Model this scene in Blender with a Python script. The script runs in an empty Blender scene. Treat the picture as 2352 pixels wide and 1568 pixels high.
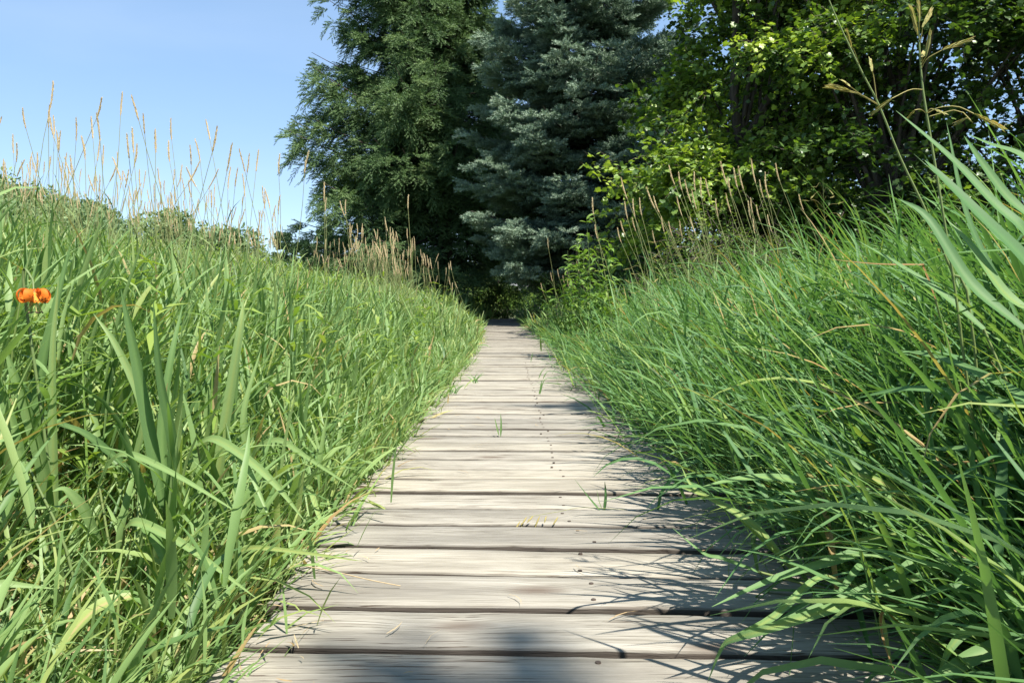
import bpy, math, random
import numpy as np
from mathutils import Vector

# ------------------------------------------------------------------ camera, sky, sun, exposure
scene = bpy.context.scene
COL = scene.collection
EYE = 0.555                      # camera height above the planks
PITCH = math.radians(2.13)
FPX = 1830.0                     # focal length in units of a 2352 px wide frame
SUN_EL, SUN_AZ = 58.0, 138.0     # azimuth clockwise from +Y (view direction)
cam_d = bpy.data.cameras.new('camera')
cam = bpy.data.objects.new('camera', cam_d); COL.objects.link(cam)
cam_d.sensor_width = 36.0; cam_d.lens = FPX / 2352 * 36
cam_d.clip_start = 0.02; cam_d.clip_end = 3000
cam.location = (0, 0, EYE); cam.rotation_euler = (math.pi / 2 - PITCH, 0, 0)
scene.camera = cam

world = bpy.data.worlds.new('World'); scene.world = world; world.use_nodes = True
wn, wl = world.node_tree.nodes, world.node_tree.links
bg = wn['Background']; bg.inputs['Strength'].default_value = 0.11
sky = wn.new('ShaderNodeTexSky'); sky.sky_type = 'NISHITA'; sky.sun_disc = False
sky.sun_elevation = math.radians(SUN_EL); sky.sun_rotation = math.radians(SUN_AZ)
sky.altitude = 1400; sky.air_density = 1.0; sky.dust_density = .15; sky.ozone_density = .15
# thin cirrus streaks, a pale veil that follows the sky's own direction
tc = wn.new('ShaderNodeTexCoord'); mp = wn.new('ShaderNodeMapping')
mp.inputs['Rotation'].default_value = (0, 0.35, 0.5); mp.inputs['Scale'].default_value = (1.2, 5.0, 9.0)
nz = wn.new('ShaderNodeTexNoise'); nz.inputs['Scale'].default_value = 1.6; nz.inputs['Detail'].default_value = 5; nz.inputs['Roughness'].default_value = .45
rp = wn.new('ShaderNodeMapRange'); rp.inputs[1].default_value = .48; rp.inputs[2].default_value = .85
rp.inputs[3].default_value = 0; rp.inputs[4].default_value = .16
mx = wn.new('ShaderNodeMix'); mx.data_type = 'RGBA'
mx.inputs[7].default_value = (3.2, 3.9, 4.8, 1)
wl.new(tc.outputs['Generated'], mp.inputs[0]); wl.new(mp.outputs[0], nz.inputs['Vector'])
wl.new(nz.outputs[0], rp.inputs[0]); wl.new(rp.outputs[0], mx.inputs[0])
ev = wn.new('ShaderNodeMix'); ev.data_type = 'RGBA'; ev.inputs[0].default_value = .5      # an even, clear summer blue
ev.inputs[7].default_value = (1.30, 2.22, 3.55, 1); wl.new(sky.outputs[0], ev.inputs[6])
wl.new(ev.outputs[2], mx.inputs[6]); wl.new(mx.outputs[2], bg.inputs['Color'])

sd = bpy.data.lights.new('sun', 'SUN'); sd.energy = 4.9; sd.angle = math.radians(0.53); sd.color = (1.0, .945, .86)
sun = bpy.data.objects.new('sun', sd); COL.objects.link(sun)
_e, _a = math.radians(SUN_EL), math.radians(SUN_AZ)
SUNDIR = Vector((math.sin(_a) * math.cos(_e), math.cos(_a) * math.cos(_e), math.sin(_e)))
sun.rotation_euler = SUNDIR.to_track_quat('Z', 'Y').to_euler()

scene.view_settings.view_transform = 'Standard'; scene.view_settings.look = 'None'
scene.view_settings.exposure = 1.2; scene.view_settings.gamma = 1.0
scene.render.engine = 'CYCLES'
cy = scene.cycles
cy.max_bounces = 7; cy.diffuse_bounces = 4; cy.glossy_bounces = 2; cy.transmission_bounces = 5; cy.transparent_max_bounces = 4
cy.sample_clamp_indirect = 6; cy.use_denoising = True

rng = np.random.default_rng(7)
R = random.Random(11)

# ------------------------------------------------------------------ geometry helpers
def P(px, py, d):
    """the point at depth d (metres along +Y) seen at (px, py) of a 2352 x 1568 frame"""
    v = (px - 1176) / FPX; u = (784 - py) / FPX
    c, s = math.cos(PITCH), math.sin(PITCH)
    dy = c + u * s; dz = -s + u * c
    return np.array((v / dy * d, d, EYE + dz / dy * d))

class Acc:
    """collects vertices, faces and a per-vertex tint, builds one mesh object"""
    def __init__(self): self.v, self.f3, self.f4, self.t, self.n = [], [], [], [], 0
    def add(self, v, f, tint=0.5):
        v = np.asarray(v, dtype=np.float32).reshape(-1, 3); f = np.asarray(f, dtype=np.int32)
        t = np.broadcast_to(np.asarray(tint, dtype=np.float32), (len(v),))
        self.v.append(v); self.t.append(np.array(t))
        (self.f3 if f.shape[1] == 3 else self.f4).append(f + self.n); self.n += len(v)
    def mesh(self, name, mats, smooth=True):
        me = bpy.data.meshes.new(name)
        v = np.concatenate(self.v)
        f3 = np.concatenate(self.f3) if self.f3 else np.zeros((0, 3), np.int32)
        f4 = np.concatenate(self.f4) if self.f4 else np.zeros((0, 4), np.int32)
        nl = f3.size + f4.size; nf = len(f3) + len(f4)
        me.vertices.add(len(v)); me.vertices.foreach_set('co', v.ravel())
        me.loops.add(nl); me.loops.foreach_set('vertex_index', np.concatenate([f3.ravel(), f4.ravel()]).astype(np.int32))
        me.polygons.add(nf)
        st = np.concatenate([np.arange(len(f3)) * 3, len(f3) * 3 + np.arange(len(f4)) * 4]).astype(np.int32)
        me.polygons.foreach_set('loop_start', st)
        me.polygons.foreach_set('use_smooth', np.full(nf, smooth))
        me.update(calc_edges=True)
        a = me.attributes.new('tint', 'FLOAT', 'POINT'); a.data.foreach_set('value', np.concatenate(self.t))
        for m in (mats if isinstance(mats, (list, tuple)) else [mats]): me.materials.append(m)
        return me
    def obj(self, name, mats, parent=None, smooth=True):
        return link(name, self.mesh(name, mats, smooth), parent)

def link(name, data, parent=None, loc=None):
    o = bpy.data.objects.new(name, data); COL.objects.link(o)
    if parent is not None: o.parent = parent
    if loc is not None: o.location = loc
    return o

def tag(o, label=None, cat=None, group=None, kind=None):
    for k, v in (('label', label), ('category', cat), ('group', group), ('kind', kind)):
        if v: o[k] = v
    return o

def thing(name, label, cat, loc=(0, 0, 0), group=None):
    o = link(name, None, None, loc); o.empty_display_size = .1
    return tag(o, label, cat, group)

def nrm(a): return a / np.maximum(np.linalg.norm(a, axis=-1, keepdims=True), 1e-9)

def ribbons(acc, base, az, L, W, e0, droop, S, tint, roll=0.0, curl=0.0, fold=False, wbase=.45, pow_=1.0, tipw=.04, bend_p=1.2):
    """N tapering blades: az heading, e0 start elevation, droop total change of elevation, roll twist about the blade"""
    N = len(base)
    if N == 0: return
    az, L, W, e0, droop, roll, curl, tint = [np.broadcast_to(np.asarray(x, float), (N,)) for x in (az, L, W, e0, droop, roll, curl, tint)]
    t = np.linspace(0, 1, S + 1)
    tm = (t[:-1] + t[1:]) / 2
    el = e0[:, None] - droop[:, None] * tm[None] ** bend_p
    azz = az[:, None] + curl[:, None] * tm[None]
    ce = np.cos(el)
    step = np.stack([np.sin(azz) * ce, np.cos(azz) * ce, np.sin(el)], -1) * (L[:, None, None] / S)
    pts = np.concatenate([base[:, None, :], base[:, None, :] + np.cumsum(step, 1)], 1)      # N,S+1,3
    tan = nrm(np.concatenate([step[:, :1], (step[:, 1:] + step[:, :-1]) / 2, step[:, -1:]], 1))
    aze = np.concatenate([azz[:, :1], azz], 1)
    side = np.stack([np.cos(aze), -np.sin(aze), np.zeros_like(aze)], -1)
    nor = np.cross(side, tan)
    rl = roll[:, None, None] * (0.3 + 0.7 * t[None, :, None])
    wv = side * np.cos(rl) + nor * np.sin(rl)
    nv = nor * np.cos(rl) - side * np.sin(rl)
    prof = np.minimum(1, wbase + (1 - wbase) * np.minimum(1, t * 3.5)) * (tipw + (1 - tipw) * (1 - t ** 2.2) ** pow_)
    hw = (W[:, None] / 2 * prof[None])[..., None]
    if fold:
        V = np.stack([pts - wv * hw + nv * hw * .35, pts, pts + wv * hw + nv * hw * .35], 2); k = 3
    else:
        V = np.stack([pts - wv * hw, pts + wv * hw], 2); k = 2
    idx = np.arange(N * (S + 1) * k).reshape(N, S + 1, k)
    F = []
    for j in range(k - 1):
        F.append(np.stack([idx[:, :-1, j], idx[:, :-1, j + 1], idx[:, 1:, j + 1], idx[:, 1:, j]], -1).reshape(-1, 4))
    acc.add(V.reshape(-1, 3), np.concatenate(F), np.repeat(tint, (S + 1) * k))
    return pts

def tube(acc, pts, rad, sides=6, tint=.5, cap=False):
    pts = np.asarray(pts, float); n = len(pts); rad = np.broadcast_to(np.asarray(rad, float), (n,))
    if np.ndim(tint): tint = np.repeat(tint, sides)
    tan = nrm(np.gradient(pts, axis=0))
    up = np.array((0, 0, 1.0)) if abs(tan[0][2]) < .9 else np.array((1.0, 0, 0))
    a = nrm(np.cross(tan, up)); b = np.cross(tan, a)
    th = np.arange(sides) / sides * 2 * math.pi
    V = pts[:, None] + rad[:, None, None] * (a[:, None] * np.cos(th)[None, :, None] + b[:, None] * np.sin(th)[None, :, None])
    i = np.arange(n * sides).reshape(n, sides); j = np.roll(i, -1, 1)
    acc.add(V.reshape(-1, 3), np.stack([i[:-1], j[:-1], j[1:], i[1:]], -1).reshape(-1, 4), tint)
    if cap:
        acc.add(np.concatenate([V[-1], pts[-1:]]), [[q, (q + 1) % sides, sides] for q in range(sides)], tint)

def frames(d, roll):
    """rotation matrices whose columns are (forward d, side, normal)"""
    d = nrm(d); up = np.tile(np.array((0, 0, 1.0)), (len(d), 1)); bad = np.abs(d[:, 2]) > .97; up[bad] = (1, 0, 0)
    s = nrm(np.cross(up, d)); n = np.cross(d, s)
    c, si = np.cos(roll)[:, None], np.sin(roll)[:, None]
    return np.stack([d, s * c + n * si, n * c - s * si], -1)

def stamp(acc, tv, tf, pos, mats, scale, tint):
    """copies of a template (tv, tf) at pos with rotation matrices mats"""
    N = len(pos); sc = np.broadcast_to(np.asarray(scale, float).reshape(-1, 1, 1) if np.ndim(scale) < 2 else scale[:, None, :], (N, 1, 1) if np.ndim(scale) < 2 else (N, 1, 3))
    V = np.einsum('nij,nkj->nki', mats, tv[None] * sc) + pos[:, None]
    F = (tf[None] + (np.arange(N) * len(tv))[:, None, None]).reshape(-1, tf.shape[1])
    acc.add(V.reshape(-1, 3), F, np.repeat(np.broadcast_to(tint, (N,)), len(tv)))

def sm(a, b, x):
    t = np.clip((x - a) / (b - a), 0, 1); return t * t * (3 - 2 * t)

def spline(pts, n):
    pts = np.asarray(pts, float)
    p = np.concatenate([[2 * pts[0] - pts[1]], pts, [2 * pts[-1] - pts[-2]]])
    out = []
    for u in np.linspace(0, len(pts) - 1, n):
        i = min(int(u), len(pts) - 2); t = u - i
        a, b, c, d = p[i], p[i + 1], p[i + 2], p[i + 3]
        out.append(.5 * (2 * b + (c - a) * t + (2 * a - 5 * b + 4 * c - d) * t * t + (3 * b - a - 3 * c + d) * t ** 3))
    return np.array(out)

# ------------------------------------------------------------------ materials
def nodes(name):
    m = bpy.data.materials.new(name); m.use_nodes = True
    return m, m.node_tree.nodes, m.node_tree.links, m.node_tree.nodes['Principled BSDF']

def ramp(n, stops):
    r = n.new('ShaderNodeValToRGB'); e = r.color_ramp.elements
    e[0].position, e[0].color = stops[0][0], (*stops[0][1], 1)
    e[1].position, e[1].color = stops[-1][0], (*stops[-1][1], 1)
    for p, c in stops[1:-1]:
        q = e.new(p); q.color = (*c, 1)
    return r

def leaf_mat(name, stops, trans=.35, rough=.5, spec=.35, tmul=(1.25, 1.35, .55), noise=6.0, namt=.10):
    m, n, l, b = nodes(name)
    at = n.new('ShaderNodeAttribute'); at.attribute_name = 'tint'
    g = n.new('ShaderNodeNewGeometry'); nz = n.new('ShaderNodeTexNoise'); nz.inputs['Scale'].default_value = noise; nz.inputs['Detail'].default_value = 2
    l.new(g.outputs['Position'], nz.inputs['Vector'])
    ma = n.new('ShaderNodeMath'); ma.operation = 'MULTIPLY_ADD'; ma.inputs[1].default_value = namt * 2; 
    sb = n.new('ShaderNodeMath'); sb.operation = 'SUBTRACT'; sb.inputs[1].default_value = namt
    l.new(nz.outputs[0], ma.inputs[0]); l.new(at.outputs['Fac'], ma.inputs[2]); l.new(ma.outputs[0], sb.inputs[0])
    r = ramp(n, stops); l.new(sb.outputs[0], r.inputs[0])
    l.new(r.outputs[0], b.inputs['Base Color']); b.inputs['Roughness'].default_value = rough
    b.inputs['Specular IOR Level'].default_value = spec
    if trans > 0:
        tr = n.new('ShaderNodeBsdfTranslucent'); mm = n.new('ShaderNodeMix'); mm.data_type = 'RGBA'; mm.blend_type = 'MULTIPLY'; mm.inputs[0].default_value = 1
        mm.inputs[7].default_value = (*tmul, 1); l.new(r.outputs[0], mm.inputs[6]); l.new(mm.outputs[2], tr.inputs[0])
        ms = n.new('ShaderNodeMixShader'); ms.inputs[0].default_value = trans
        l.new(b.outputs[0], ms.inputs[1]); l.new(tr.outputs[0], ms.inputs[2])
        l.new(ms.outputs[0], n['Material Output'].inputs[0])
    return m

GRASS = leaf_mat('reed_grass_leaf', [(0, (.075, .15, .05)), (.3, (.150, .255, .084)), (.6, (.222, .325, .118)), (.82, (.29, .35, .11)), (.9, (.40, .34, .16)), (1, (.40, .26, .13))], .36, .48, .3)
GRASSR = leaf_mat('lush_reed_leaf', [(0, (.055, .120, .045)), (.35, (.095, .20, .072)), (.65, (.165, .28, .098)), (.85, (.25, .32, .08)), (.92, (.36, .29, .12)), (1, (.32, .16, .07))], .34, .52, .18)
HERB = leaf_mat('meadow_herb_leaf', [(0, (.075, .16, .035)), (.5, (.16, .26, .05)), (1, (.26, .33, .07))], .35, .55, .25)
STRAW = leaf_mat('dry_straw', [(0, (.30, .20, .10)), (.5, (.42, .31, .17)), (1, (.55, .45, .28))], .2, .7, .15, (1.1, 1, .8))
SEED = leaf_mat('dry_seed_head', [(0, (.50, .39, .21)), (.5, (.66, .55, .34)), (1, (.80, .71, .49))], .42, .7, .1, (1.1, 1, .8))
SPIKE = leaf_mat('brome_spikelet_husk', [(0, (.22, .24, .07)), (.5, (.40, .38, .14)), (1, (.50, .36, .15))], .3, .6, .2, (1.1, 1.05, .7))
STEM = leaf_mat('grass_stem', [(0, (.08, .15, .05)), (.5, (.18, .23, .08)), (1, (.36, .32, .14))], .15, .5, .3)
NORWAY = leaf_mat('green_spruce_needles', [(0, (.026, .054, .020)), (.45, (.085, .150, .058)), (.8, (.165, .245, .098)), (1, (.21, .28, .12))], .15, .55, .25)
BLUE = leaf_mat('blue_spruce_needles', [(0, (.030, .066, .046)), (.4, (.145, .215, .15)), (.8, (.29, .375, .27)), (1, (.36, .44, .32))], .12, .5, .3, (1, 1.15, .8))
PINE = leaf_mat('far_conifer_needles', [(0, (.05, .10, .05)), (1, (.14, .20, .085))], .12, .6, .2)
VINE = leaf_mat('grape_vine_leaf', [(0, (.018, .040, .013)), (.45, (.066, .124, .030)), (.8, (.18, .275, .05)), (1, (.31, .40, .075))], .28, .40, .5, (1.5, 1.6, .45))
SHRUB = leaf_mat('shrub_leaf', [(0, (.04, .085, .02)), (.6, (.10, .17, .035)), (1, (.19, .25, .06))], .35, .45, .35, (1.35, 1.4, .5))
DARKBUSH = leaf_mat('dark_bush_leaf', [(0, (.03, .075, .02)), (1, (.14, .24, .05))], .3, .5, .35)
WOODS = leaf_mat('distant_tree_leaf', [(0, (.10, .165, .075)), (1, (.22, .30, .13))], .2, .6, .2)

def bark_mat(name, a, b_, scale):
    m, n, l, b = nodes(name)
    t = n.new('ShaderNodeTexCoord'); mp = n.new('ShaderNodeMapping'); mp.inputs['Scale'].default_value = (scale, scale, scale * .25)
    nz = n.new('ShaderNodeTexNoise'); nz.inputs['Scale'].default_value = 4; nz.inputs['Detail'].default_value = 6
    l.new(t.outputs['Object'], mp.inputs[0]); l.new(mp.outputs[0], nz.inputs['Vector'])
    r = ramp(n, [(.3, a), (.7, b_)]); l.new(nz.outputs[0], r.inputs[0]); l.new(r.outputs[0], b.inputs['Base Color'])
    b.inputs['Roughness'].default_value = .9
    bp = n.new('ShaderNodeBump'); bp.inputs['Strength'].default_value = .6; bp.inputs['Distance'].default_value = .02
    l.new(nz.outputs[0], bp.inputs['Height']); l.new(bp.outputs[0], b.inputs['Normal'])
    return m
BARK = bark_mat('spruce_bark', (.035, .027, .02), (.09, .07, .055), 6)
TWIG = bark_mat('dead_twig_bark', (.06, .045, .035), (.12, .09, .07), 20)

def plank_mat():
    m, n, l, b = nodes('weathered_plank_wood')
    at = n.new('ShaderNodeAttribute'); at.attribute_name = 'tint'
    t = n.new('ShaderNodeTexCoord')
    off = n.new('ShaderNodeVectorMath'); off.operation = 'SCALE'; off.inputs[3].default_value = 37.0
    cmb = n.new('ShaderNodeCombineXYZ')
    for i in range(3): l.new(at.outputs['Fac'], cmb.inputs[i])
    l.new(cmb.outputs[0], off.inputs[0])
    ad = n.new('ShaderNodeVectorMath'); l.new(t.outputs['Object'], ad.inputs[0]); l.new(off.outputs[0], ad.inputs[1])
    # knots bend the grain around them
    kv = n.new('ShaderNodeTexVoronoi'); kv.inputs['Scale'].default_value = 1.0; kv.feature = 'F1'
    km = n.new('ShaderNodeMapping'); km.inputs['Scale'].default_value = (1.9, 4.6, .02); l.new(ad.outputs[0], km.inputs[0]); l.new(km.outputs[0], kv.inputs['Vector'])
    kr = n.new('ShaderNodeMapRange'); kr.interpolation_type = 'SMOOTHSTEP'; kr.inputs[1].default_value = .30; kr.inputs[2].default_value = .02; l.new(kv.outputs['Distance'], kr.inputs[0])
    gm = n.new('ShaderNodeMapping'); gm.inputs['Scale'].default_value = (3.0, 105, 105)
    wr = n.new('ShaderNodeTexNoise'); wr.inputs['Scale'].default_value = 2.2; wr.inputs['Detail'].default_value = 2
    l.new(ad.outputs[0], wr.inputs['Vector'])
    wv = n.new('ShaderNodeVectorMath'); wv.operation = 'MULTIPLY_ADD'; wv.inputs[1].default_value = (0, .010, 0)
    l.new(wr.outputs['Color'], wv.inputs[0]); l.new(ad.outputs[0], wv.inputs[2])
    kw = n.new('ShaderNodeCombineXYZ'); kq = n.new('ShaderNodeMath'); kq.operation = 'MULTIPLY'; kq.inputs[1].default_value = .020
    l.new(kr.outputs[0], kq.inputs[0]); l.new(kq.outputs[0], kw.inputs[1])
    ka = n.new('ShaderNodeVectorMath'); l.new(wv.outputs[0], ka.inputs[0]); l.new(kw.outputs[0], ka.inputs[1])
    l.new(ka.outputs[0], gm.inputs[0])
    g1 = n.new('ShaderNodeTexNoise'); g1.inputs['Scale'].default_value = 1.0; g1.inputs['Detail'].default_value = 6; g1.inputs['Roughness'].default_value = .65
    l.new(gm.outputs[0], g1.inputs['Vector'])
    fm = n.new('ShaderNodeMapping'); fm.inputs['Scale'].default_value = (9.0, 260, 260); l.new(ka.outputs[0], fm.inputs[0])
    g2 = n.new('ShaderNodeTexNoise'); g2.inputs['Scale'].default_value = 1.0; g2.inputs['Detail'].default_value = 3; l.new(fm.outputs[0], g2.inputs['Vector'])
    gmx = n.new('ShaderNodeMix'); gmx.data_type = 'FLOAT'; gmx.inputs[0].default_value = .52; l.new(g1.outputs[0], gmx.inputs[2]); l.new(g2.outputs[0], gmx.inputs[3])
    base = ramp(n, [(.28, (.115, .099, .076)), (.40, (.245, .224, .182)), (.50, (.325, .302, .252)), (.68, (.425, .403, .35))]); l.new(gmx.outputs[0], base.inputs[0])
    # grey-brown grime, patchy along the board
    dn = n.new('ShaderNodeTexNoise'); dn.inputs['Scale'].default_value = 1.0; dn.inputs['Detail'].default_value = 7; dn.inputs['Roughness'].default_value = .6
    dm = n.new('ShaderNodeMapping'); dm.inputs['Scale'].default_value = (2.2, 8, 8); l.new(ad.outputs[0], dm.inputs[0]); l.new(dm.outputs[0], dn.inputs['Vector'])
    dr = n.new('ShaderNodeMapRange'); dr.inputs[1].default_value = .44; dr.inputs[2].default_value = .66; dr.inputs[4].default_value = .6; l.new(dn.outputs[0], dr.inputs[0])
    mg = n.new('ShaderNodeMix'); mg.data_type = 'RGBA'; mg.inputs[7].default_value = (.145, .132, .11, 1)
    l.new(dr.outputs[0], mg.inputs[0]); l.new(base.outputs[0], mg.inputs[6])
    # whole boards differ
    tr_ = ramp(n, [(0, (.80, .80, .80)), (.5, (1, .99, .97)), (1, (1.0, .98, .93))]); l.new(at.outputs['Fac'], tr_.inputs[0])
    mt = n.new('ShaderNodeMix'); mt.data_type = 'RGBA'; mt.blend_type = 'MULTIPLY'; mt.inputs[0].default_value = 1
    l.new(mg.outputs[2], mt.inputs[6]); l.new(tr_.outputs[0], mt.inputs[7])
    # checks (fine dark cracks) and knots
    cr = n.new('ShaderNodeMapRange'); cr.inputs[1].default_value = .38; cr.inputs[2].default_value = .33; l.new(g2.outputs[0], cr.inputs[0])
    cn = n.new('ShaderNodeMapRange'); cn.inputs[1].default_value = .42; cn.inputs[2].default_value = .52; l.new(wr.outputs[0], cn.inputs[0])
    cc = n.new('ShaderNodeMath'); cc.operation = 'MULTIPLY'; l.new(cr.outputs[0], cc.inputs[0]); l.new(cn.outputs[0], cc.inputs[1])
    k2 = n.new('ShaderNodeMapRange'); k2.inputs[1].default_value = .15; k2.inputs[2].default_value = .05; k2.inputs[4].default_value = .75; l.new(kv.outputs['Distance'], k2.inputs[0])
    mxx = n.new('ShaderNodeMath'); mxx.operation = 'MAXIMUM'; l.new(cc.outputs[0], mxx.inputs[0]); l.new(k2.outputs[0], mxx.inputs[1])
    mk = n.new('ShaderNodeMix'); mk.data_type = 'RGBA'; mk.inputs[7].default_value = (.09, .06, .042, 1)
    l.new(mxx.outputs[0], mk.inputs[0]); l.new(mt.outputs[2], mk.inputs[6])
    # sawn edges: brown dirt, painted near black to put gap shade into the colour
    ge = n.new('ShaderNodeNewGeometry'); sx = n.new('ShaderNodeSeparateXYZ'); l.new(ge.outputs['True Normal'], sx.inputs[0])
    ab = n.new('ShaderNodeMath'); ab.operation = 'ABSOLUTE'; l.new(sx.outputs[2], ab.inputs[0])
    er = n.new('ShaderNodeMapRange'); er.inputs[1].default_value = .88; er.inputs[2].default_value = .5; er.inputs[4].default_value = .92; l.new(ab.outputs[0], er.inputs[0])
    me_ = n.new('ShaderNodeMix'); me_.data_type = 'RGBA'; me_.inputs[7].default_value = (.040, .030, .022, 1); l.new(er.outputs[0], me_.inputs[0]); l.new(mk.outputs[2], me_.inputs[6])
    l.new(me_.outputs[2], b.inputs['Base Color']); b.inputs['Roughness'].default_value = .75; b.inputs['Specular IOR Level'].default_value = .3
    h = n.new('ShaderNodeMath'); h.operation = 'MULTIPLY_ADD'; h.inputs[1].default_value = .7; l.new(g2.outputs[0], h.inputs[0]); l.new(g1.outputs[0], h.inputs[2])
    h2 = n.new('ShaderNodeMath'); h2.operation = 'SUBTRACT'; l.new(h.outputs[0], h2.inputs[0]); l.new(mxx.outputs[0], h2.inputs[1])
    bp = n.new('ShaderNodeBump'); bp.inputs['Strength'].default_value = .7; bp.inputs['Distance'].default_value = .004
    l.new(h2.outputs[0], bp.inputs['Height']); l.new(bp.outputs[0], b.inputs['Normal'])
    return m
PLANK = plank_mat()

def plain(name, col, rough=.6, metal=0.0, noise=30, var=.25):
    m, n, l, b = nodes(name)
    t = n.new('ShaderNodeTexCoord'); nz = n.new('ShaderNodeTexNoise'); nz.inputs['Scale'].default_value = noise; nz.inputs['Detail'].default_value = 4
    l.new(t.outputs['Object'], nz.inputs['Vector'])
    r = ramp(n, [(.3, tuple(c * (1 - var) for c in col)), (.7, tuple(min(1, c * (1 + var)) for c in col))])
    l.new(nz.outputs[0], r.inputs[0]); l.new(r.outputs[0], b.inputs['Base Color'])
    b.inputs['Roughness'].default_value = rough; b.inputs['Metallic'].default_value = metal
    return m
NAIL = plain('rusty_nail_steel', (.10, .075, .06), .6, .5)
SOIL = plain('soil_and_thatch', (.07, .055, .03), .95, 0, 3, .6)
ANTHER = plain('lily_anther', (.04, .015, .012), .8)
SHEDWALL = plain('grey_shed_boards', (.20, .20, .205), .8)
SHEDROOF = plain('grey_shed_roof', (.30, .305, .32), .6)

# ------------------------------------------------------------------ ground and boardwalk line
HALF = 0.635
def path_x(d):
    d = np.asarray(d, float)
    return .165 - .0027 * d - .465 * (np.clip(d - 9, 0, 17) / 17) ** 1.5 + .55 * np.clip((d - 26) / 3, 0, 3)
def path_z(d): return .30 * sm(9, 28, np.asarray(d, float))
def ground_z(x, y):
    x = np.asarray(x, float); y = np.asarray(y, float)
    yc = np.clip(y, -6, 29)
    s = np.abs(x - path_x(yc)) - HALF
    left = x < path_x(yc)
    pz = path_z(np.clip(y, -6, 40))
    zl = pz - .16 + .140 * np.clip(s, 0, 24) * sm(-4, 1.5, s + 4) + .0
    zr = pz - .16 + .10 * sm(0, 3, s)
    z = np.where(left, zl, zr)
    far = sm(34, 70, y)
    z = z * (1 - far) + .55 * sm(33, 40, y) + far * (.1 + 2.2 * sm(0, -40, x))
    z = z + 24.5 * np.exp(-(((x + 126) / 54) ** 2 + ((y - 128) / 50) ** 2))
    return z

def build_ground():
    u = np.linspace(-1, 1, 241)
    g = np.sign(u) * (np.abs(u) * 6 + 900 * np.abs(u) ** 5.5)
    X, Y = np.meshgrid(g, g + 6, indexing='xy')
    Z = ground_z(X, Y)
    i = np.arange(X.size).reshape(X.shape)
    a = Acc(); a.add(np.stack([X, Y, Z], -1).reshape(-1, 3), np.stack([i[:-1, :-1], i[:-1, 1:], i[1:, 1:], i[1:, :-1]], -1).reshape(-1, 4))
    m, n, l, b = nodes('meadow_soil')
    t = n.new('ShaderNodeTexCoord'); nz = n.new('ShaderNodeTexNoise'); nz.inputs['Scale'].default_value = 1.3; nz.inputs['Detail'].default_value = 8
    l.new(t.outputs['Object'], nz.inputs['Vector'])
    r = ramp(n, [(.3, (.035, .035, .015)), (.55, (.06, .075, .025)), (.75, (.12, .10, .055))]); l.new(nz.outputs[0], r.inputs[0]); l.new(r.outputs[0], b.inputs['Base Color'])
    b.inputs['Roughness'].default_value = .95
    tag(a.obj('ground', m), kind='structure')
build_ground()

def plank_geo(acc, x0, x1, w, yc, z, rot, seed, jit=.0018):
    """one board: nx cross-sections of an eased profile, wavering edges"""
    r = np.random.default_rng(seed); nx = 26; th = .038
    xs = np.linspace(x0, x1, nx); xm = (x0 + x1) / 2
    ev = .0035
    def walk(a):
        q = np.cumsum(r.normal(0, a, nx)); return q - np.linspace(q[0], q[-1], nx)
    ef, eb = walk(jit * .6), walk(jit * .6)
    if r.random() < .45:                       # a chipped front edge
        c = r.uniform(.1, .9) * (x1 - x0) + x0; ef = ef + .012 * np.exp(-((xs - c) / .05) ** 2) * r.uniform(.3, 1)
    cup = r.normal(0, .0012); tw = r.normal(0, .002); zz = walk(.0006)
    prof = [(-.5, -th), (-.5, -ev), (-.5, 0), (-.25, 0), (0, 0), (.25, 0), (.5, 0), (.5, -ev), (.5, -th)]
    V = []
    for k, (py, pz) in enumerate(prof):
        y = np.full(nx, py * w); zt = np.full(nx, pz) + zz
        if k == 2: y = y + ev
        if k == 6: y = y - ev
        if py == -.5: y = y + ef
        if py == .5: y = y + eb
        zt = zt - cup * (py * 2) ** 2 + tw * (xs - xm) * py * 2
        V.append(np.stack([xs, y, zt], -1))
    V = np.stack(V, 1)                          # nx, 9, 3
    c, s = math.cos(rot), math.sin(rot)
    x, y = V[..., 0] - xm, V[..., 1].copy()
    V = np.stack([xm + x * c - y * s, yc + x * s + y * c, V[..., 2] + z], -1)
    t = r.random()
    i = np.arange(nx * 9).reshape(nx, 9); j = np.roll(i, -1, 1)
    acc.add(V.reshape(-1, 3), np.stack([i[:-1], i[1:], j[1:], j[:-1]], -1).reshape(-1, 4), t)
    for e in (0, nx - 1):
        ce = V[e].mean(0); acc.add(np.concatenate([V[e], [ce]]), [[q, (q + 1) % 9, 9] if e else [(q + 1) % 9, q, 9] for q in range(9)], t)

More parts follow.
